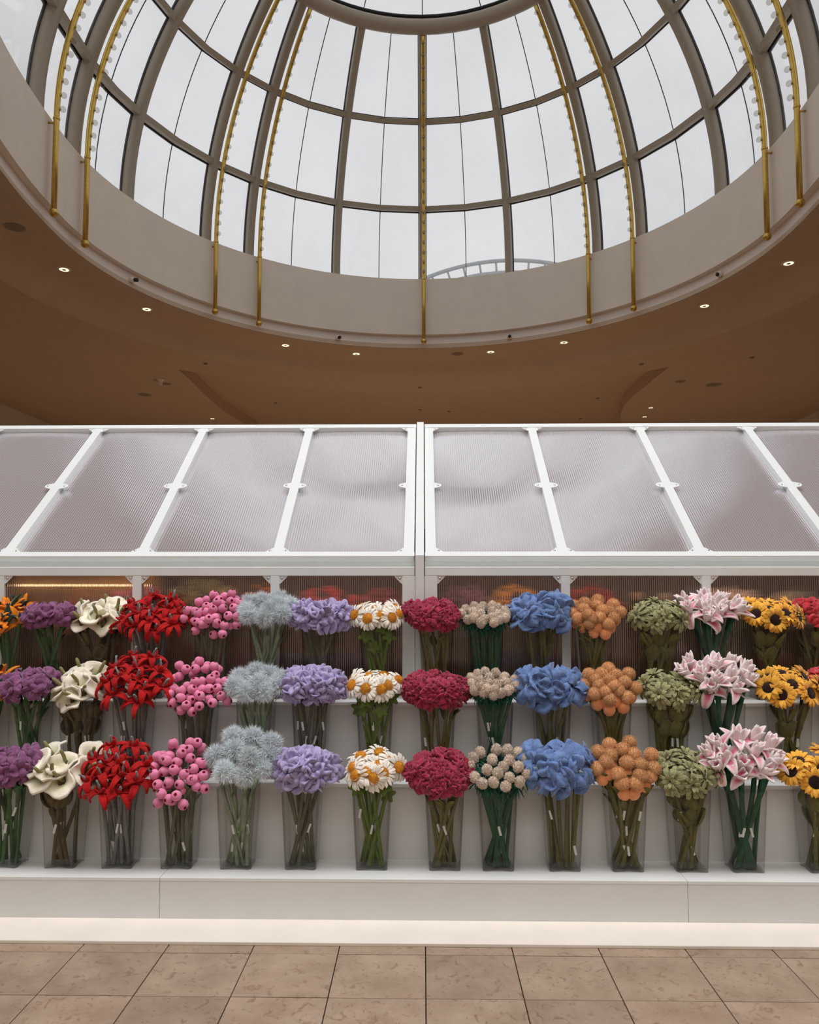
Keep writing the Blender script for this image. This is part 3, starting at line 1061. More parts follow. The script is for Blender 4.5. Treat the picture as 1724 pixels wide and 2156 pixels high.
def petal(name, mat, L, W, T, th0, th1, shape='round', cup=0.0, ruf=0.0, nw=1.0, ph=0.0, nu=8, nv=7, wav=0.0, twist=0.0, tint=None, crm=0.0):
    """soft petal from the origin along +x, bending from angle th0 to th1 above the horizontal"""
    u = np.linspace(0, 1, nu)
    v = np.linspace(-1, 1, nv)
    th = np.radians(th0 + (th1 - th0) * u)
    ds = L / (nu - 1)
    cx = np.concatenate([[0], np.cumsum(np.cos(th[:-1]) * ds)])
    cz = np.concatenate([[0], np.cumsum(np.sin(th[:-1]) * ds)])
    if shape == 'round':
        w = np.sin(np.pi * np.clip(u * 0.86 + 0.10, 0, 1)) ** 0.6
        w[-1] *= 0.75
    elif shape == 'fan':
        w = np.clip(0.22 + 1.1 * u ** 0.7, 0, 1) * np.sqrt(np.clip(1 - (np.clip(u - 0.72, 0, 1) / 0.30) ** 2, 0.05, 1))
    elif shape == 'point':
        w = np.sin(np.pi * np.clip(u, 0, 1) ** 0.75) ** 0.75 + 0.06
        w[-1] = 0.08
        w[0] = 0.25
    elif shape == 'strap':
        w = np.clip(0.45 + 1.2 * u, 0, 1) * np.sqrt(np.clip(1 - (np.clip(u - 0.75, 0, 1) / 0.26) ** 2, 0.06, 1))
    w = w * W
    U, V = np.meshgrid(u, v, indexing='ij')
    Wd = w[:, None] * np.ones_like(V)
    off = cup * Wd * V ** 2 + ruf * U * np.sin(nw * np.pi * V + ph + 1.5 * U) + wav * np.sin(np.pi * 2 * U + ph) * U
    if crm > 0:
        r_ = np.random.default_rng(int(ph * 100) + int(L * 1e4))
        for q in range(5):
            fu, fv, p_ = r_.uniform(1.5, 4.5), r_.uniform(1.0, 3.2), r_.uniform(0, 6.28)
            off = off + crm * U ** 0.7 * np.sin(fu * np.pi * U + fv * np.pi * V * r_.choice((-1, 1)) + p_) / (1 + 0.35 * q)
    tw = twist * U
    yy = Wd * V * np.cos(tw)
    off = off + Wd * V * np.sin(tw)
    P = np.stack([cx[:, None] - np.sin(th)[:, None] * off, yy, cz[:, None] + np.cos(th)[:, None] * off], axis=2)
    Tg = T * np.sqrt(np.clip(1 - 0.75 * V ** 2, 0, 1)) * np.clip(0.5 + 3 * U, 0, 1) * np.where(U > 0.97, 0.5, 1)
    vv, ff = thicken(P, Tg)
    col = None
    if tint is not None:
        c = np.clip(tint(U, V), 0, 1).ravel()
        col = np.concatenate([c, c * 0.12])           # the reverse keeps the plain cloth
    return mesh(name, vv, ff, mat, True, col)


def disc(name, mat, prof, T, waves=0, amp=0.0, lobes=0, lobe=0.0, nr=7, na=28, seed=0, squash=1.0, tint=None, hem=0.0, rnd=0.0):
    """soft round sheet: prof(s) -> (radius, height); waved and lobed at the rim"""
    r_ = np.random.default_rng(seed)
    s = np.linspace(0, 1, nr)
    a = np.linspace(0, 2 * np.pi, na, endpoint=False)
    S, A = np.meshgrid(s, a, indexing='ij')
    rad = np.vectorize(lambda t: prof(t)[0])(S)
    hei = np.vectorize(lambda t: prof(t)[1])(S)
    p1, p2, p3 = r_.uniform(0, 6.28, 3)
    wv = np.sin(waves * A + p1) + 0.6 * np.sin((waves + 2) * A + p2) + 0.4 * np.sin((waves * 2 - 1) * A + p3)
    rad = rad * (1 + lobe * np.cos(lobes * A + p2) * S)
    hei = hei + amp * S ** 1.6 * wv
    rad = rad * (1 - 0.18 * S ** 2 * np.abs(wv) * (amp > 0))
    A2 = A + rnd * np.sin(3 * A + p3) * S
    P = np.stack([rad * np.cos(A2), rad * np.sin(A2) * squash, hei], axis=2)
    Tg = T * (1 + hem * (S > 0.95)) * np.clip(0.4 + 2 * S, 0, 1)
    v, f = thicken(P, Tg, True)
    col = None
    if tint is not None:
        c = np.clip(tint(S, A), 0, 1).ravel()
        col = np.concatenate([c, c])
    return mesh(name, v, f, mat, True, col)


def fur(name, mat, R0, n, length, width, squash=1.0, curl=0.5, seed=0, core=True, zmin=-1.0, bend=0.0):
    """furry ball: a core and many fine tapered tufts"""
    r_ = np.random.default_rng(seed)
    mb = MB()
    if core:
        mb.ball((0, 0, 0), R0, 8, 12, squash)
    for k in range(n):
        z = 1 - 2 * (k + 0.5) / n
        if z < zmin:
            continue
        a = k * 2.399963 + r_.uniform(-0.3, 0.3)
        q = math.sqrt(max(0, 1 - z * z))
        d = Vector((q * math.cos(a), q * math.sin(a), z))
        p = Vector((d.x * R0, d.y * R0, d.z * R0 * squash)) * 0.96
        jit = Vector(r_.normal(0, curl, 3))
        d1 = (d + jit * 0.6).normalized()
        d2 = (d + jit * 1.3 + Vector(r_.normal(0, curl, 3)) * 0.7 + Vector((0, 0, -bend))).normalized()
        L = length * r_.uniform(0.6, 1.15)
        p1 = p + d1 * L * 0.55
        p2 = p1 + d2 * L * 0.5
        s = d.cross(Vector(r_.normal(0, 1, 3))).normalized() * width / 2
        mb.add([p - s, p + s, p1 + s * 0.8, p1 - s * 0.8, p2], [(0, 1, 2, 3), (3, 2, 4)])
    return mesh(name, mb.v, mb.f, mat, True)


Z4 = Matrix.Identity(4)


def T4(x, y, z):
    return Matrix.Translation((x, y, z))


def rz(a):
    return Matrix.Rotation(a, 4, 'Z')


def ry(a):
    return Matrix.Rotation(a, 4, 'Y')


def ring_of(meshes, n, name='petal', tilt=0.0, start=0.0, z=0.0, r0=0.0, jit=0.15, sc=1.0):
    out = []
    for k in range(n):
        a = start + 2 * math.pi * k / n + random.uniform(-jit, jit)
        s = sc * random.uniform(0.9, 1.1)
        out.append((name, random.choice(meshes), T4(0, 0, z) @ rz(a) @ T4(r0, 0, 0) @ ry(tilt + random.uniform(-0.12, 0.12)) @ Matrix.Scale(s, 4), None))
    return out


# ---------------------------------------------------------------- colours of the cloth
C_PURPLE = plush('mauve_velvet', (0.20, 0.070, 0.160), (0.28, 0.105, 0.225))
C_CREAM = plush('cream_plush_spathe', (0.86, 0.78, 0.63), (0.90, 0.84, 0.72), 0.05, tint=(0.55, 0.56, 0.30))
C_SPADIX = plush('olive_felt_spadix', (0.27, 0.25, 0.10))
C_RED = plush('scarlet_plush', (0.36, 0.008, 0.010), (0.47, 0.014, 0.015), sheen=0.1)
C_GREYST = plush('grey_felt', (0.25, 0.26, 0.27))
C_PINK = plush('pink_velour', (0.72, 0.21, 0.37), (0.80, 0.27, 0.44), 0.08)
C_CALYX = plush('dark_red_felt', (0.20, 0.012, 0.02))
C_ICE = plush('pale_blue_fluff', (0.74, 0.81, 0.85), (0.84, 0.89, 0.92), 0.06, sheen=0.2, bump=0.0)
C_LILAC = plush('lilac_velvet', (0.38, 0.32, 0.55), (0.49, 0.42, 0.67), 0.12)
C_EYE = plush('yellow_green_eye', (0.35, 0.33, 0.12))
C_DARK = plush('near_black_felt', (0.012, 0.014, 0.012), sheen=0.05)
C_DPET = plush('ivory_felt_petal', (0.86, 0.80, 0.70), (0.90, 0.85, 0.77), 0.05, bump=0.1)
C_DEYE = plush('golden_fur', (0.66, 0.29, 0.025), (0.80, 0.38, 0.04), 0.15, bump=0.0)
C_CRIM = plush('crimson_velvet', (0.31, 0.027, 0.062), (0.42, 0.046, 0.092), 0.16)
C_CLOV = plush('cream_pink_sherpa', (0.84, 0.69, 0.57), (0.92, 0.79, 0.68), 0.10, bump=0.8, bscale=160)
C_FERN = plush('deep_green_felt', (0.012, 0.075, 0.045), (0.018, 0.10, 0.058), sheen=0.1)
C_BLUE = plush('cornflower_velvet', (0.115, 0.190, 0.41), (0.18, 0.275, 0.52), 0.14)
C_MINT = plush('pale_mint_felt', (0.60, 0.70, 0.66))
C_ORNG = plush('apricot_fur', (0.72, 0.40, 0.19), (0.80, 0.47, 0.24), 0.10, bump=0.0)
C_BUD = plush('orange_velour', (0.80, 0.31, 0.13), (0.88, 0.38, 0.18), 0.1)
C_OLIVE = plush('olive_felt', (0.27, 0.265, 0.13), (0.37, 0.355, 0.185), 0.18, sheen=0.2, bump=0.15)
C_LILY = plush('white_pink_plush', (0.86, 0.76, 0.75), (0.90, 0.82, 0.82), 0.05, tint=(0.76, 0.085, 0.22))
C_SUN = plush('sunflower_yellow_felt', (0.84, 0.39, 0.045), (0.92, 0.50, 0.08), 0.1, bump=0.1)
C_SDISC = plush('dark_brown_plush', (0.030, 0.010, 0.008), bump=0.9, bscale=220)
C_BOP = plush('orange_felt', (0.80, 0.21, 0.012), (0.86, 0.27, 0.02))
C_BOPG = plush('dark_green_felt', (0.014, 0.032, 0.016), (0.025, 0.055, 0.02))
C_NAVY = plush('slate_blue_felt', (0.055, 0.075, 0.15))
C_CARN = plush('raspberry_red_velvet', (0.50, 0.03, 0.045), (0.60, 0.05, 0.06), tint=(0.85, 0.52, 0.56))
S_GREEN = plush('green_stem_cloth', (0.055, 0.125, 0.045), (0.07, 0.15, 0.055), sheen=0.1)
S_BROWN = plush('brown_olive_stem_cloth', (0.105, 0.078, 0.036), (0.13, 0.098, 0.046), sheen=0.1)
S_GREY = plush('grey_stem_cloth', (0.16, 0.165, 0.165), (0.20, 0.205, 0.205), sheen=0.1)
S_TAUPE = plush('grey_olive_stem_cloth', (0.125, 0.13, 0.085), (0.15, 0.155, 0.10), sheen=0.1)
S_SAGE = plush('sage_stem_cloth', (0.23, 0.29, 0.19), (0.28, 0.34, 0.225), sheen=0.1)
S_KHAKI = plush('khaki_stem_cloth', (0.115, 0.115, 0.075), (0.14, 0.14, 0.09), sheen=0.1)
S_MOSS = plush('moss_green_stem_cloth', (0.10, 0.155, 0.028), (0.125, 0.19, 0.04), sheen=0.1)
S_OLIVE = plush('olive_stem_cloth', (0.125, 0.115, 0.036), (0.16, 0.145, 0.05), sheen=0.1)
S_DEEP = plush('deep_green_stem_cloth', (0.022, 0.085, 0.045), (0.03, 0.11, 0.06), sheen=0.1)

# ---------------------------------------------------------------- heads (local z looks out of the flower)
HEADS = {}


def head(kind):
    def deco(fn):
        HEADS[kind] = fn
        return fn
    return deco


PM = {}
PM['purple'] = [petal('petal', C_PURPLE, 0.080, 0.041, 0.010, 58, -70 - 14 * k, 'fan', cup=0.22, ruf=0.014, nw=1.2, ph=k * 1.9, nu=11, nv=11, crm=0.005) for k in range(4)]
PM['purple_in'] = [petal('petal', C_PURPLE, 0.056, 0.034, 0.010, 82, -10 - 18 * k, 'fan', cup=0.25, ruf=0.012, nw=1.3, ph=k * 2.2) for k in range(3)]
ball_small = MB().ball((0, 0, 0), 0.009, 6, 8).me('eye', C_DARK)


@head('purple')
def _(v):
    p = ring_of(PM['purple'], 5, start=v, jit=0.2, z=-0.012) + ring_of(PM['purple_in'], 3, start=v + 0.6, z=0.0, jit=0.4)
    return p + [('eye', ball_small, T4(0, 0, 0.012), None)]


def cal_prof(t):
    return (0.010 + 0.078 * t ** 1.15, -0.055 + 0.075 * t ** 0.75 - 0.02 * t ** 4)


def calla_mesh(seed):
    me_ = disc('spathe', C_CREAM, cal_prof, 0.009, waves=2, amp=0.011, lobes=1, lobe=0.26, nr=10, na=36, seed=seed, hem=0.55, rnd=0.10,
               tint=lambda S, A: 0.95 * np.clip(1.0 - 1.25 * S, 0, 1) ** 0.8 + 0.10 * (np.sin(A * 7) > 0.9) * (S < 0.8))
    return me_


PM['calla'] = [calla_mesh(k) for k in range(5)]
spx = MB().tube([(0, 0, -0.05), (0.004, 0, -0.01), (0.007, 0, 0.03), (0.014, 0, 0.062), (0.016, 0, 0.068)], [0.009, 0.010, 0.0095, 0.008, 0.003], 8).me('spadix', C_SPADIX)


@head('calla')
def _(v):
    return [('spathe', PM['calla'][int(v * 7) % 5], rz(v), None), ('spadix', spx, rz(v * 3), None)]


PM['red'] = [petal('petal', C_RED, 0.108, 0.0165, 0.010, 66 - 10 * k, -135 + 14 * k, 'point', cup=0.5, ruf=0.004, nw=1, ph=k, wav=0.006, nu=10, nv=5, twist=0.3 * (k - 1)) for k in range(4)]
PM['red_up'] = [petal('petal', C_RED, 0.062, 0.017, 0.008, 60, 75 + 10 * k, 'point', cup=0.6, wav=0.006, ph=k, nu=8, nv=5) for k in range(2)]
st_red = MB().tube([(0, 0, -0.01), (0.002, 0, 0.03), (0.006, 0, 0.055), (0.014, 0, 0.074), (0.017, 0, 0.078)], [0.006, 0.0065, 0.0068, 0.0062, 0.003], 7).me('pistil', C_GREYST)


@head('red')
def _(v):
    return ring_of(PM['red'], 6, start=v, jit=0.35, r0=0.006) + ring_of(PM['red_up'], 3, start=v + .4, jit=0.4, r0=0.004) + [('pistil', st_red, rz(v * 2) @ T4(0.006, 0, 0), None), ('eye', ball_small, T4(0, 0, 0.012), None)]


berry_me = MB()
bp_prof = [(1e-4, -0.0235), (0.009, -0.0225), (0.017, -0.017), (0.0225, -0.008), (0.0238, 0.001), (0.0225, 0.010), (0.018, 0.0175), (0.012, 0.0215), (0.006, 0.0225), (0.004, 0.0195), (1e-4, 0.019)]
berry_me.lathe(bp_prof, 16)
berry_me.v = [(x * (1 + 0.02 * math.sin(9 * math.atan2(y, x)) * (z > 0.008)), y * (1 + 0.02 * math.sin(9 * math.atan2(y, x)) * (z > 0.008)), z) for x, y, z in berry_me.v]
berry_me = berry_me.me('berry', C_PINK)
cal_me = MB().lathe([(1e-4, 0.0190), (0.0045, 0.0205), (0.0068, 0.0245), (0.0076, 0.0235), (0.0070, 0.0205), (0.006, 0.019)], 8).me('calyx', C_CALYX)


@head('berry')
def _(v):
    out = []
    spots = [(0, 0, 0.02), (0.036, 0.0, -0.008), (-0.022, 0.032, -0.012), (-0.022, -0.032, -0.010), (0.020, 0.034, -0.048), (-0.036, 0.004, -0.05)]
    n = 4 + int(v * 3) % 2
    for (x, y, z) in spots[:n]:
        d = Vector((x * 20, y * 20, 0.5 + 0.5 * (z > 0))) + Vector((random.uniform(-.4, .4), random.uniform(-.4, .4), random.uniform(-.4, .3)))
        out.append(('berry', berry_me, rz(v) @ T4(x + random.uniform(-.006, .006), y + random.uniform(-.006, .006), z + random.uniform(-.008, .008)) @ frame_to(d), [('calyx', cal_me, Z4)]))
    return out


PM['fuzz'] = [fur('fluff', C_ICE, 0.030, 1900, 0.043, 0.0024, 0.85, 0.62, 11 + k) for k in range(3)]


@head('fuzz')
def _(v):
    return [('fluff', PM['fuzz'][int(v * 5) % 3], rz(v), None)]


PM['lilac'] = [petal('petal', C_LILAC, 0.086, 0.054, 0.0085, 55 + 12 * (k % 2), -72 - 14 * (k % 3), 'fan', cup=0.18, ruf=0.021, nw=2.1 + 0.3 * k, ph=k * 1.7, nu=12, nv=14, crm=0.0055) for k in range(4)]
PM['lilac_in'] = [petal('petal', C_LILAC, 0.064, 0.042, 0.0085, 85, 5 - 20 * k, 'fan', cup=0.25, ruf=0.018, nw=2.0, ph=k * 2.1, nu=10, nv=12, crm=0.005) for k in range(3)]
eye_l = fur('eye', C_EYE, 0.006, 60, 0.008, 0.0016, 1.0, 0.4, 3)


@head('lilac')
def _(v):
    return ring_of(PM['lilac'], 5, start=v, z=-0.01, r0=0.006) + ring_of(PM['lilac_in'], 4, start=v + .5, r0=0.004) + [('eye', eye_l, T4(0, 0, 0.014), None), ('eye_ring', MB_DARK, T4(0, 0, 0.006), None)]


MB_DARK = MB().ball((0, 0, 0), 0.011, 6, 10, 0.5).me('eye_ring', C_DARK)


def joined(name, mat, items):
    """several petals as one piece: items = (mesh, matrix)"""
    vs_, fs_ = [], []
    for m_, M in items:
        b = len(vs_)
        vs_ += [tuple(M @ v.co) for v in m_.vertices]
        fs_ += [tuple(i + b for i in p.vertices) for p in m_.polygons]
    return mesh(name, vs_, fs_, mat, True)


d_pet = [petal('p', C_DPET, 0.053, 0.0072, 0.0035, 12, -38 - 16 * k, 'strap', cup=0.3, nu=6, nv=4) for k in range(3)]
PM['daisy'] = []
for k in range(3):
    it = []
    for j in range(19):
        it.append((random.choice(d_pet), rz(2 * math.pi * j / 19 + random.uniform(-.08, .08)) @ T4(0.021, 0, -0.004) @ ry(random.uniform(-.25, .2))))
    for j in range(12):
        it.append((random.choice(d_pet), rz(2 * math.pi * j / 12 + random.uniform(-.1, .1)) @ T4(0.02, 0, -0.010) @ ry(random.uniform(0.1, .4))))
    PM['daisy'].append(joined('petals', C_DPET, it))
d_eye = [fur('flower_eye', C_DEYE, 0.027, 1100, 0.007, 0.0015, 0.62, 0.35, 40 + k) for k in range(2)]


@head('daisy')
def _(v):
    return [('petals', PM['daisy'][int(v * 5) % 3], rz(v), 'stuff'), ('flower_eye', d_eye[int(v * 3) % 2], T4(0, 0, 0.002), None)]


PM['crim'] = [petal('petal', C_CRIM, 0.076, 0.038, 0.011, 48, -82 - 12 * k, 'fan', cup=0.2, ruf=0.013, nw=1.8, ph=k * 1.9, nu=10, nv=11, crm=0.004) for k in range(3)]
PM['crim_m'] = [petal('petal', C_CRIM, 0.050, 0.025, 0.011, 78, 14 - 24 * k, 'fan', cup=0.3, ruf=0.013, nw=1.6, ph=k * 2.1, nu=8, nv=9, crm=0.003) for k in range(3)]
c_in = [petal('p', C_CRIM, 0.032, 0.0125, 0.009, 95, 55 - 20 * k, 'fan', cup=0.6, ruf=0.005, nw=1.2, ph=k, nu=5, nv=5) for k in range(2)]
PM['crim_c'] = [joined('heart', C_CRIM, [(random.choice(c_in), rz(j * 2.4) @ T4(0.003 + 0.0019 * j, 0, -0.0005 * j)) for j in range(9)]) for k in range(2)]


@head('crim')
def _(v):
    return ring_of(PM['crim'], 6, start=v, z=-0.016, r0=0.008) + ring_of(PM['crim_m'], 7, start=v + .4, r0=0.012, z=-0.004) + ring_of(PM['crim_m'], 4, start=v, r0=0.004, z=0.006, sc=0.85) + [('heart', PM['crim_c'][int(v * 3) % 2], rz(v) @ T4(0, 0, 0.006), None)]


PM['clover'] = [fur('flower_head', C_CLOV, 0.0225, 700, 0.009, 0.0034, 1.28, 0.8, 90 + k) for k in range(3)]
fern_p = [petal('p', C_FERN, 0.062, 0.0034, 0.0025, -5 - 15 * k, -75 - 10 * k, 'point', nu=6, nv=3, wav=0.006, ph=k) for k in range(3)]
PM['fern'] = [joined('fronds', C_FERN, [(random.choice(fern_p), rz(j * 1.1 + random.uniform(-.3, .3)) @ T4(0.004, 0, -0.03 - 0.004 * (j % 5)) @ ry(random.uniform(-.5, .4)) @ Matrix.Rotation(random.uniform(-.8, .8), 4, 'X')) for j in range(16)]) for k in range(3)]


@head('clover')
def _(v):
    return [('flower_head', PM['clover'][int(v * 5) % 3], rz(v), None), ('fronds', PM['fern'][int(v * 7) % 3], rz(v * 2), 'stuff')]


PM['blue'] = [petal('petal', C_BLUE, 0.112, 0.074, 0.0085, 48 + 12 * (k % 2), -66 - 14 * (k % 3), 'fan', cup=0.14, ruf=0.026, nw=1.5 + 0.3 * k, ph=k * 1.9, nu=13, nv=14, wav=0.006, crm=0.0075) for k in range(4)]
mint = fur('stamens', C_MINT, 0.005, 40, 0.016, 0.002, 1.0, 0.3, 8, zmin=0.0)


@head('blue')
def _(v):
    return ring_of(PM['blue'], 4, start=v, jit=0.15, z=-0.02, r0=0.003) + ring_of(PM['blue'], 2, start=v + .8, jit=0.3, z=-0.006, sc=0.72, tilt=-0.5) + [('stamens', mint, T4(0, 0, 0.018), None)]


PM['pom'] = [fur('pompom', C_ORNG, 0.0325, 1900, 0.0090, 0.0016, 1.0, 0.35, 60 + k) for k in range(3)]
bud = MB().lathe([(1e-4, -0.075), (0.012, -0.072), (0.024, -0.060), (0.0285, -0.045), (0.026, -0.028), (0.016, -0.012), (1e-4, -0.006)], 14).me('bud', C_BUD)
sep_p = petal('p', S_OLIVE, 0.026, 0.007, 0.003, 20, -40, 'point', nu=5, nv=3)
sepal = joined('sepals', S_OLIVE, [(sep_p, T4(0, 0, -0.072) @ rz(j * 1.2566)) for j in range(5)])


@head('pom')
def _(v):
    return [('pompom', PM['pom'][int(v * 5) % 3], rz(v), None), ('bud', bud, T4(0, 0, -0.012) @ rz(v) @ Matrix.Scale(1.12, 4), None), ('sepals', sepal, T4(0, 0, -0.020) @ rz(v), None)]


ol_p = [petal('p', C_OLIVE, 0.076, 0.0105, 0.0032, 42 - 14 * k, -62 - 18 * k, 'strap', cup=0.35, nu=6, nv=4) for k in range(3)]
ol_s = [petal('p', C_OLIVE, 0.048, 0.0085, 0.0030, 65, 5 - 20 * k, 'strap', cup=0.35, nu=5, nv=4) for k in range(2)]
PM['olive'] = []
for k in range(4):
    it = [(random.choice(ol_p), rz(j * 2 * math.pi / 13 + random.uniform(-.15, .15)) @ T4(0.012, 0, -0.014) @ ry(random.uniform(-.3, .45))) for j in range(13)]
    it += [(random.choice(ol_p), rz(j * 2 * math.pi / 10 + random.uniform(-.2, .2)) @ T4(0.008, 0, -0.004) @ ry(random.uniform(-.5, .1)) @ Matrix.Scale(0.85, 4)) for j in range(10)]
    it += [(random.choice(ol_s), rz(j * 2 * math.pi / 9 + random.uniform(-.2, .2)) @ T4(0.003, 0, 0.003) @ ry(random.uniform(-.3, .3))) for j in range(9)]
    PM['olive'].append(joined('leaflets', C_OLIVE, it))


@head('olive')
def _(v):
    return [('leaflets', PM['olive'][int(v * 5) % 4], rz(v), 'stuff')]


lt = lambda U, V: np.clip(1.5 - 1.35 * U, 0, 1) * np.clip(1.9 - 2.2 * np.abs(V), 0, 1)
PM['lily'] = [petal('petal', C_LILY, 0.118, 0.024, 0.010, 84, 10 - 75 * k, 'point', cup=0.45, wav=0.006, ph=k, nu=10, nv=7, tint=lt) for k in range(3)]
PM['lily_up'] = [petal('petal', C_LILY, 0.108, 0.020, 0.010, 86, 78 - 22 * k, 'point', cup=0.6, wav=0.005, ph=k * 2, nu=9, nv=7, tint=lt) for k in range(2)]


@head('lily')
def _(v):
    return [(n_, m_, T4(0, 0, -0.045) @ M_, k_) for n_, m_, M_, k_ in ring_of(PM['lily'], 3, start=v, r0=0.008, jit=0.3) + ring_of(PM['lily_up'], 6, start=v + .5, r0=0.007, jit=0.3)]


s_pet = [petal('p', C_SUN, 0.049, 0.0100, 0.003, 12 + 18 * (k % 2), -20 - 20 * k, 'point', cup=0.35, nu=6, nv=4) for k in range(3)]
PM['sun'] = []
for k in range(3):
    it = []
    for lay, (n_, z_, t0, t1) in enumerate(((20, -0.006, -0.05, 0.35), (17, -0.001, -0.36, 0.0))):
        for j in range(n_):
            it.append((random.choice(s_pet), rz(2 * math.pi * j / n_ + random.uniform(-.1, .1) + lay * .15) @ T4(0.027, 0, z_) @ ry(random.uniform(t0, t1))))
    PM['sun'].append(joined('petals', C_SUN, it))
s_disc = MB().lathe([(1e-4, 0.011), (0.014, 0.010), (0.026, 0.006), (0.033, -0.002), (0.030, -0.010), (1e-4, -0.014)], 20).me('flower_disc', C_SDISC)
s_tex = fur('flower_disc', C_SDISC, 0.031, 700, 0.004, 0.0018, 0.35, 0.3, 5, zmin=-0.1)


@head('sun')
def _(v):
    return [('petals', PM['sun'][int(v * 5) % 3], rz(v), 'stuff'), ('flower_disc', s_tex, Z4, None)]


PM['bop'] = [petal('petal', C_BOP, 0.105, 0.015, 0.010, 85 - 12 * k, 40 - 34 * k, 'point', cup=0.5, nu=8, nv=5) for k in range(3)]
PM['bopg'] = [petal('bract', C_BOPG, 0.12, 0.014, 0.010, 80, 20, 'point', cup=0.5, nu=8, nv=5)]
PM['bopn'] = [petal('tongue', C_NAVY, 0.085, 0.009, 0.008, 80, 60, 'point', cup=0.4, nu=7, nv=5)]


@head('bop')
def _(v):
    return [(n_, m_, T4(0, 0, -0.05) @ M_, k_) for n_, m_, M_, k_ in ring_of(PM['bop'], 6, start=v, r0=0.006, jit=0.5) + ring_of(PM['bopg'], 2, 'bract', start=v + 1, jit=0.5) + ring_of(PM['bopn'], 2, 'tongue', start=v, jit=0.6)]


PM['carn'] = [petal('petal', C_CARN, 0.070, 0.036, 0.010, 55, -60 - 15 * k, 'fan', cup=0.2, ruf=0.013, nw=2.2, ph=k * 1.7, nu=8, nv=9, tint=lambda U, V: np.clip((0.55 - U) * 1.6, 0, 1)) for k in range(3)]


@head('carn')
def _(v):
    return ring_of(PM['carn'], 5, start=v, z=-0.008, r0=0.005) + ring_of(PM['carn'], 4, start=v + .5, sc=0.72, tilt=-0.5)


# ---------------------------------------------------------------- leaves on the stems (local z along the stem, leaf leaves along +x)
LEAF = {
    'strap': lambda m: [petal('leaf', m, 0.25, 0.014, 0.006, 87, 80 + 8 * k, 'strap', cup=0.3, nu=8, nv=4) for k in range(2)],
    'oval': lambda m: [petal('leaf', m, 0.085, 0.019, 0.006, 70, 40 + 20 * k, 'point', cup=0.3, nu=7, nv=5) for k in range(2)],
    'broad': lambda m: [petal('leaf', m, 0.105, 0.040, 0.007, 60, 95 + 20 * k, 'round', cup=0.4, ruf=0.006, nw=1.4, ph=k, nu=7, nv=7) for k in range(2)],
    'lobed': lambda m: [disc('leaf', m, lambda t: (0.034 * t, 0.0), 0.006, lobes=5, lobe=0.30, nr=5, na=30, seed=k) for k in range(2)],
}

# kind -> (object name, head list, description, category, stem cloth, stem radius, leaf kind, leaf cloth, head reach, out-tilt, number, scale)
KIND = {
    'bop': ('bird_of_paradise', 'orange and dark green plush bird-of-paradise flower', S_GREEN, 0.0080, None, 0.055, 7),
    'purple': ('anemone', 'mauve velvet plush anemone', S_GREEN, 0.0075, 'oval', 0.066, 8),
    'calla': ('arum_lily', 'cream plush arum lily with olive spadix', S_BROWN, 0.0080, 'broad', 0.070, 8),
    'red': ('flame_lily', 'scarlet plush flame lily with grey pistil', S_GREY, 0.0075, None, 0.052, 12),
    'berry': ('berry_sprig', 'pink plush berry sprig', S_TAUPE, 0.0075, 'oval', 0.045, 12),
    'fuzz': ('fluffy_bloom', 'pale blue fluffy plush bloom', S_SAGE, 0.0078, 'strap', 0.052, 10),
    'lilac': ('ranunculus', 'lilac ruffled velvet plush flower', S_KHAKI, 0.0080, None, 0.074, 9),
    'daisy': ('daisy', 'white plush daisy with golden furry eye', S_MOSS, 0.0075, 'lobed', 0.060, 10),
    'crim': ('peony', 'crimson velvet plush peony', S_OLIVE, 0.0078, 'oval', 0.062, 9),
    'clover': ('clover', 'cream woolly plush clover on ferny green', S_DEEP, 0.0070, None, 0.028, 21),
    'blue': ('poppy', 'cornflower blue velvet plush poppy', S_OLIVE, 0.0078, None, 0.092, 8),
    'pom': ('pompom_flower', 'apricot furry pompom plush flower on orange bud', S_OLIVE, 0.0075, 'oval', 0.040, 17),
    'olive': ('olive_leaf_spray', 'olive felt leafy plush spray', S_OLIVE, 0.0078, 'broad', 0.056, 10),
    'lily': ('lily', 'pink and white plush lily', S_DEEP, 0.0095, None, 0.074, 12),
    'sun': ('sunflower', 'yellow plush sunflower with dark brown disc', S_OLIVE, 0.0078, 'broad', 0.058, 8),
    'carn': ('carnation', 'raspberry red velvet plush carnation with pink heart', S_OLIVE, 0.0078, 'broad', 0.060, 6),
}
LEAVES = {}
for k_, kd in KIND.items():
    if kd[4]:
        LEAVES[k_] = LEAF[kd[4]](kd[2])
tag_me = MB().box(-0.0055, 0.0055, -0.0006, 0.0006, -0.045, 0.0).me('cloth_tag', M_TAG, False)

# ---------------------------------------------------------------- the vase
VH, VTW, VTD, VBW, VBD = 0.388, 0.097, 0.079, 0.077, 0.064


def rsq(hw, hd, rad, z, n=5, arch=0.0):
    out = []
    for (sx, sy, a0_) in ((1, 1, 0), (-1, 1, 90), (-1, -1, 180), (1, -1, 270)):
        for k in range(n + 1):
            a = R(a0_ + 90 * k / n)
            x = sx * (hw - rad) + rad * math.cos(a)
            y = sy * (hd - rad) + rad * math.sin(a)
            out.append((x, y, z))
        # a point half way along the straight side
        nx = {0: (0, hd), 90: (-hw, 0), 180: (0, -hd), 270: (hw, 0)}[a0_]
        out.append((nx[0], nx[1], z + arch))
    return out


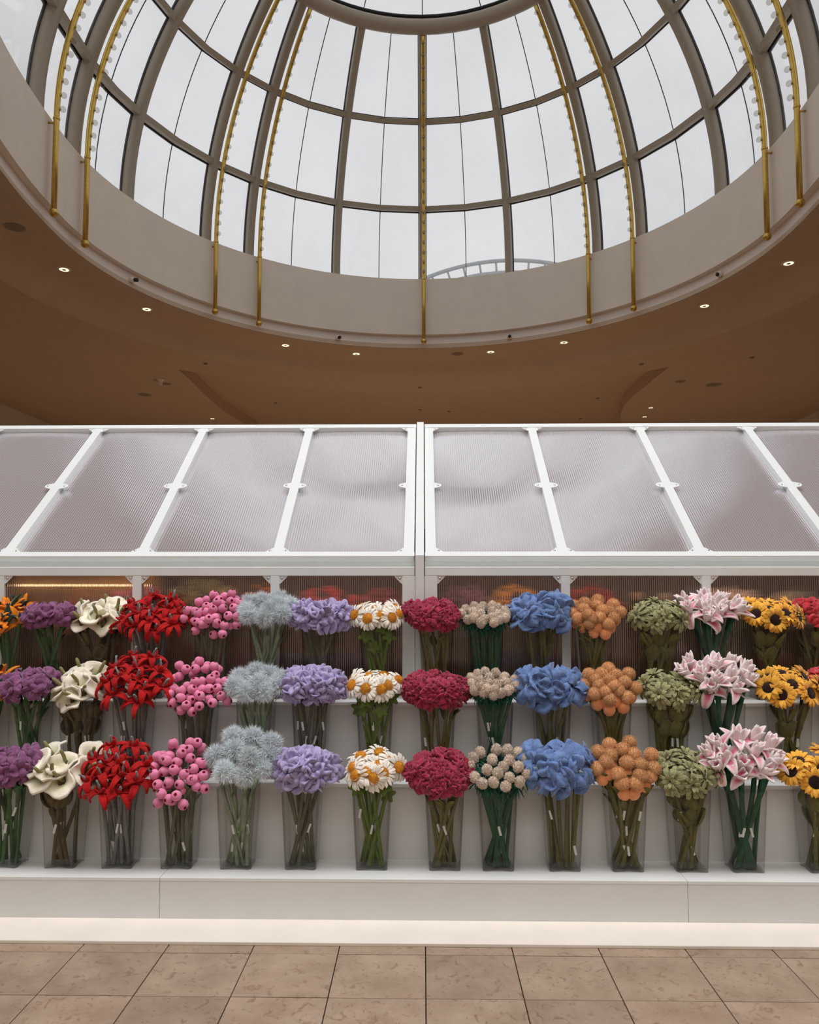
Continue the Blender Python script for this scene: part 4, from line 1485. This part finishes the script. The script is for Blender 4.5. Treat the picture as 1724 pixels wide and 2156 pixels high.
def vase_mesh():
    rings = []
    NZ = 4
    t = 0.0035
    for i in range(NZ + 1):
        s = i / NZ
        rings.append(rsq(VBW + (VTW - VBW) * s, VBD + (VTD - VBD) * s, 0.018 + 0.004 * s, VH * s, arch=0.008 if i == 0 else 0))
    rings.append(rsq(VTW - t, VTD - t, 0.020, VH))
    rings.append(rsq(VBW - t, VBD - t, 0.016, 0.012, arch=0.006))
    m_ = len(rings[0])
    v = [p for r_ in rings for p in r_]
    f = []
    for i in range(len(rings) - 1):
        for k in range(m_):
            k2 = (k + 1) % m_
            f.append((i * m_ + k, i * m_ + k2, (i + 1) * m_ + k2, (i + 1) * m_ + k))
    f.append(tuple(range(m_))[::-1])
    f.append(tuple((len(rings) - 1) * m_ + k for k in range(m_)))
    me_ = sharp(mesh('vase', v, f, M_VASE, True), 50)
    me_.materials.append(M_VEDGE)                 # thick moulded corners, rim and foot
    for p in me_.polygons:
        i, k = divmod(p.index, m_)
        if p.index >= (len(rings) - 1) * m_ or i == NZ or (i < NZ and (k % 7) in (1, 2, 3)):
            p.material_index = 1
    return me_


VASE = vase_mesh()
rowdat = {1: (S1, 3.858, 'on the lowest shelf'), 2: (S2, 4.112, 'on the middle shelf'), 3: (S3, 4.366, 'on the top shelf'), 4: (0.90, 5.16, 'inside the greenhouse')}
phrase = {'bop': 'orange bird-of-paradise flowers', 'purple': 'mauve anemones', 'calla': 'cream arum lilies', 'red': 'scarlet flame lilies', 'berry': 'pink berry sprigs', 'fuzz': 'pale blue fluffy blooms', 'lilac': 'lilac ruffled flowers', 'daisy': 'white daisies', 'crim': 'crimson peonies', 'clover': 'cream clovers', 'blue': 'blue poppies', 'pom': 'apricot pompoms', 'olive': 'olive leafy sprays', 'lily': 'pink and white lilies', 'sun': 'yellow sunflowers', 'carn': 'raspberry red carnations'}


def flower(kind, base, rim, hd, facing, lab, grp, tagged, leafy, scale=1.0):
    """one stem with its bloom; base, rim and hd are points in the place"""
    name, desc, scl, srad, leafk, reach, _n = KIND[kind]
    root = empty(name, base)
    tag(root, lab, 'flower', grp)
    b, r_, h = Vector((0, 0, 0)), rim - base, hd - base
    n = 8
    pts = []
    for i in range(n + 1):
        t = i / n
        # curve through the mouth of the vase
        c = r_ * 2 - (b + h) * 0.5
        c = r_ + (c - r_) * 0.5
        pts.append(b * (1 - t) ** 2 + c * (2 * t * (1 - t)) + h * t * t)
    MB().tube(pts, [srad * 1.22] * n + [srad * 0.95], 7).obj('stem', scl, root, True)
    d = facing.normalized()
    M = T4(*h) @ frame_to(d, random.uniform(0, 6.28)) @ Matrix.Scale(scale, 4)
    for pn, me_, pm, extra in HEADS[kind](random.uniform(0, 6.28)):
        o = put(pn, me_, root, M @ pm, kind=extra if isinstance(extra, str) else None)
        if isinstance(extra, list):
            for sn, sm, smx in extra:
                put(sn, sm, o, smx)
    if leafy and kind in LEAVES:
        for q in range({'strap': 2, 'oval': 2, 'broad': 2}.get(leafk, 1)):
            t = random.uniform(0.08, 0.25) if leafk == 'strap' else (random.uniform(0.30, 0.46) if leafk == 'broad' else random.uniform(0.45, 0.66))
            i = int(t * n)
            p = pts[i]
            dv = (pts[i + 1] - pts[i]).normalized()
            ang = random.uniform(-2.6, -0.5)
            if leafk == 'lobed':
                LM = T4(*(p + Vector((random.uniform(-.02, .02), -0.012, 0)))) @ frame_to((random.uniform(-.4, .4), -1, 0.2), random.uniform(0, 6.28))
            else:
                LM = T4(*p) @ frame_to(dv) @ rz(ang)
            put('leaf', random.choice(LEAVES[kind]), root, LM)
    if tagged:
        i = random.choice((1, 2, 2, 3))
        p = pts[i] + Vector((0, -srad - 0.002, 0))
        put('cloth_tag', tag_me, root, T4(*p) @ Matrix.Rotation(random.uniform(-0.35, 0.35), 4, 'Y') @ rz(random.uniform(-.5, .5)))
    return root


def spots(n, seed_):
    """n points spread over the unit disc, evenly"""
    r_ = random.Random(seed_)
    best = []
    for k in range(n):
        c = None
        bd = -1
        for _ in range(60):
            a, q = r_.uniform(0, 6.283), math.sqrt(r_.uniform(0, 1))
            p = (q * math.cos(a), q * math.sin(a))
            dd = min([math.hypot(p[0] - o_[0], p[1] - o_[1]) for o_ in best] + [9])
            if dd > bd:
                bd, c = dd, p
        best.append(c)
    return best


ORD = ['first', 'second', 'third', 'fourth', 'fifth', 'sixth', 'seventh', 'eighth', 'ninth', 'tenth', 'eleventh', 'twelfth', 'thirteenth', 'fourteenth', 'fifteenth', 'sixteenth', 'seventeenth', 'eighteenth', 'nineteenth', 'twentieth', 'twenty-first', 'twenty-second']


def ordinal(k, n):
    return 'leftmost' if k == 0 else ('rightmost' if k == n - 1 else ORD[k] + ' from left')


def bouquet(kind, row, vx, box, n=None, scale=1.0, seed_=0, where=None, label_tail=None):
    """vx: pixel column of the vase mouth; box: (x0, x1, y0, y1) of the blooms in the photo"""
    zs, Y, wh = rowdat[row]
    reach, n0 = KIND[kind][5] * scale, KIND[kind][6]
    n = n or n0
    rimz = zs + VH
    c = at(vx, {1: 1663, 2: 1488, 3: 1332, 4: 1320}[row], Y)
    vb = Vector((c.x, Y, zs + 0.0005))
    v = put('vase', VASE, None, Matrix.Translation(vb))
    tag(v, 'smoked clear square vase of %s %s' % (phrase[kind], wh), 'vase', 'clear vases on the stand')
    grp = '%s %s' % (phrase[kind], wh)
    Yf = Y - 0.03
    p00, p11 = at(box[0], box[3], Yf), at(box[1], box[2], Yf)
    cx_, cz_ = (p00.x + p11.x) / 2, (p00.z + p11.z) / 2
    hx = max(0.02, (p11.x - p00.x) / 2 - reach * (0.62 if kind in ('blue', 'lilac', 'lily', 'calla', 'purple', 'crim') else 0.45))
    hz = max(0.012, (p11.z - p00.z) / 2 - reach * (1.25 if kind in ('lilac', 'crim', 'blue', 'purple') else 0.98))
    cz_ += {'pom': 0.032, 'lily': 0.03, 'calla': 0.032, 'red': 0.012, 'lilac': 0.016, 'crim': 0.016}.get(kind, 0.014)
    rr_ = random.Random(seed_ * 31 + row)
    feet = [((q + 0.5) / n * 2 - 1) * (VBW - 0.017) for q in range(n)]
    if rr_.random() < 0.5:
        feet.reverse()                            # most stems lean across the vase
    for q in range(n):
        w_ = min(n - 1, max(0, q + rr_.randint(-4, 4)))
        feet[q], feet[w_] = feet[w_], feet[q]
    pts = spots(n, seed_ * 17 + row * 3)
    pts = sorted(pts)
    for k, (a, b) in enumerate(pts):
        lab = '%s, %s %s' % (KIND[kind][1], ordinal(k, n), wh)
        x = cx_ + a * hx
        z = cz_ + b * hz
        dome_ = 1 - min(1.0, a * a + b * b)
        y = Y - 0.035 + 0.085 * b - 0.045 * dome_ + rr_.uniform(-0.012, 0.012)
        if row == 3:
            y = min(y, Y + 0.055)
        z = max(z, rimz - 0.02)
        hd = Vector((x, y, z))
        fx = a * 0.95 + rr_.uniform(-.25, .25)
        fz = 0.62 + 0.55 * b + rr_.uniform(-.2, .2)
        fy = -0.75 + 0.35 * b + rr_.uniform(-.2, .2)
        if kind in ('calla',):
            fz += 0.35
        if kind in ('red', 'lily', 'bop', 'fuzz', 'berry'):
            fz += 0.55
        if kind == 'red':
            fz += 0.7
        if kind == 'pom':
            fz += 1.3
            fy *= 0.45
        if kind == 'clover':
            fz += 0.9
        facing = Vector((fx, fy, max(0.12, fz)))
        nrm = facing.normalized()
        tip = hd - nrm * (0.045 if kind in ('calla', 'lily', 'bop', 'pom') else 0.01)
        rx = max(-VTW + 0.018, min(VTW - 0.018, (x - vb.x) * 0.75))
        ry_ = max(-VTD + 0.02, min(VTD - 0.02, (y - vb.y) * 0.7))
        bx_ = feet[k]
        by_ = max(-VBD + 0.018, min(VBD - 0.018, rr_.uniform(-.045, .045)))
        base = vb + Vector((bx_, by_, 0.013))
        rim = Vector((vb.x + rx, vb.y + ry_, rimz))
        fl = flower(kind, base, rim, tip, facing, lab, grp, row < 3 and rr_.random() < 0.45, rr_.random() < 0.75, scale)


LAYOUT = [
    # kind, row, vase column, bloom box
    ('purple', 1, 22, (-30, 88, 1557, 1662)), ('calla', 1, 140, (37, 224, 1551, 1668)), ('red', 1, 258, (178, 320, 1558, 1690)), ('berry', 1, 380, (313, 448, 1546, 1697)),
    ('fuzz', 1, 503, (438, 592, 1530, 1650)), ('lilac', 1, 637, (560, 717, 1571, 1667)), ('daisy', 1, 784, (715, 857, 1569, 1664)), ('crim', 1, 935, (852, 1005, 1571, 1684)),
    ('clover', 1, 1046, (978, 1123, 1571, 1662)), ('blue', 1, 1183, (1082, 1267, 1549, 1674)), ('pom', 1, 1314, (1234, 1402, 1546, 1655)), ('olive', 1, 1446, (1365, 1524, 1573, 1675)),
    ('lily', 1, 1562, (1452, 1662, 1510, 1668)), ('sun', 1, 1722, (1645, 1795, 1563, 1676)),
    ('bop', 2, -25, (-85, 42, 1383, 1490)), ('purple', 2, 65, (-5, 128, 1397, 1487)), ('calla', 2, 172, (97, 240, 1380, 1500)), ('red', 2, 283, (206, 362, 1370, 1500)), ('berry', 2, 418, (345, 487, 1384, 1512)),
    ('fuzz', 2, 540, (472, 607, 1399, 1478)), ('lilac', 2, 656, (588, 735, 1396, 1487)), ('daisy', 2, 790, (724, 857, 1403, 1478)), ('crim', 2, 920, (848, 987, 1404, 1496)),
    ('clover', 2, 1040, (980, 1092, 1409, 1474)), ('blue', 2, 1160, (1068, 1240, 1386, 1498)), ('pom', 2, 1285, (1212, 1356, 1390, 1480)), ('olive', 2, 1405, (1346, 1487, 1403, 1492)),
    ('lily', 2, 1521, (1413, 1600, 1358, 1488)), ('sun', 2, 1660, (1586, 1735, 1397, 1490)), ('carn', 2, 1775, (1705, 1830, 1400, 1480)),
    ('bop', 3, 22, (-45, 72, 1236, 1348)), ('purple', 3, 111, (47, 170, 1260, 1332)), ('calla', 3, 210, (132, 277, 1244, 1338)), ('red', 3, 322, (254, 397, 1245, 1352)), ('berry', 3, 450, (386, 520, 1239, 1342)),
    ('fuzz', 3, 565, (501, 626, 1243, 1324)), ('lilac', 3, 673, (603, 740, 1262, 1334)), ('daisy', 3, 795, (726, 855, 1256, 1330)), ('crim', 3, 918, (847, 975, 1249, 1337)),
    ('clover', 3, 1022, (964, 1075, 1265, 1325)), ('blue', 3, 1136, (1066, 1211, 1234, 1334)), ('pom', 3, 1248, (1189, 1324, 1244, 1327)), ('olive', 3, 1383, (1319, 1455, 1254, 1337)),
    ('lily', 3, 1496, (1409, 1582, 1229, 1330)), ('sun', 3, 1612, (1562, 1692, 1251, 1332)), ('carn', 3, 1710, (1668, 1790, 1254, 1322)),
]
LAYOUT += [
    ('pom', 4, 150, (80, 220, 1226, 1325)), ('olive', 4, 420, (340, 500, 1208, 1325)), ('bop', 4, 560, (500, 620, 1211, 1325)), ('carn', 4, 690, (620, 760, 1226, 1325)),
    ('crim', 4, 800, (745, 860, 1230, 1325)), ('purple', 4, 978, (925, 1035, 1218, 1325)), ('sun', 4, 1090, (1030, 1150, 1221, 1325)), ('red', 4, 1250, (1185, 1310, 1226, 1325)),
    ('clover', 4, 1390, (1330, 1450, 1231, 1325)), ('lily', 4, 1545, (1480, 1610, 1226, 1325)), ('calla', 4, 1690, (1630, 1750, 1226, 1325)), ('berry', 4, 290, (230, 340, 1226, 1325))]
for i, (kd, row, vx, box) in enumerate(LAYOUT):
    bouquet(kd, row, vx, box, n=8 if row == 4 else None, seed_=i + 1, scale={'berry': 1.07, 'bop': 1.2, 'lily': 1.10}.get(kd, 1.0))
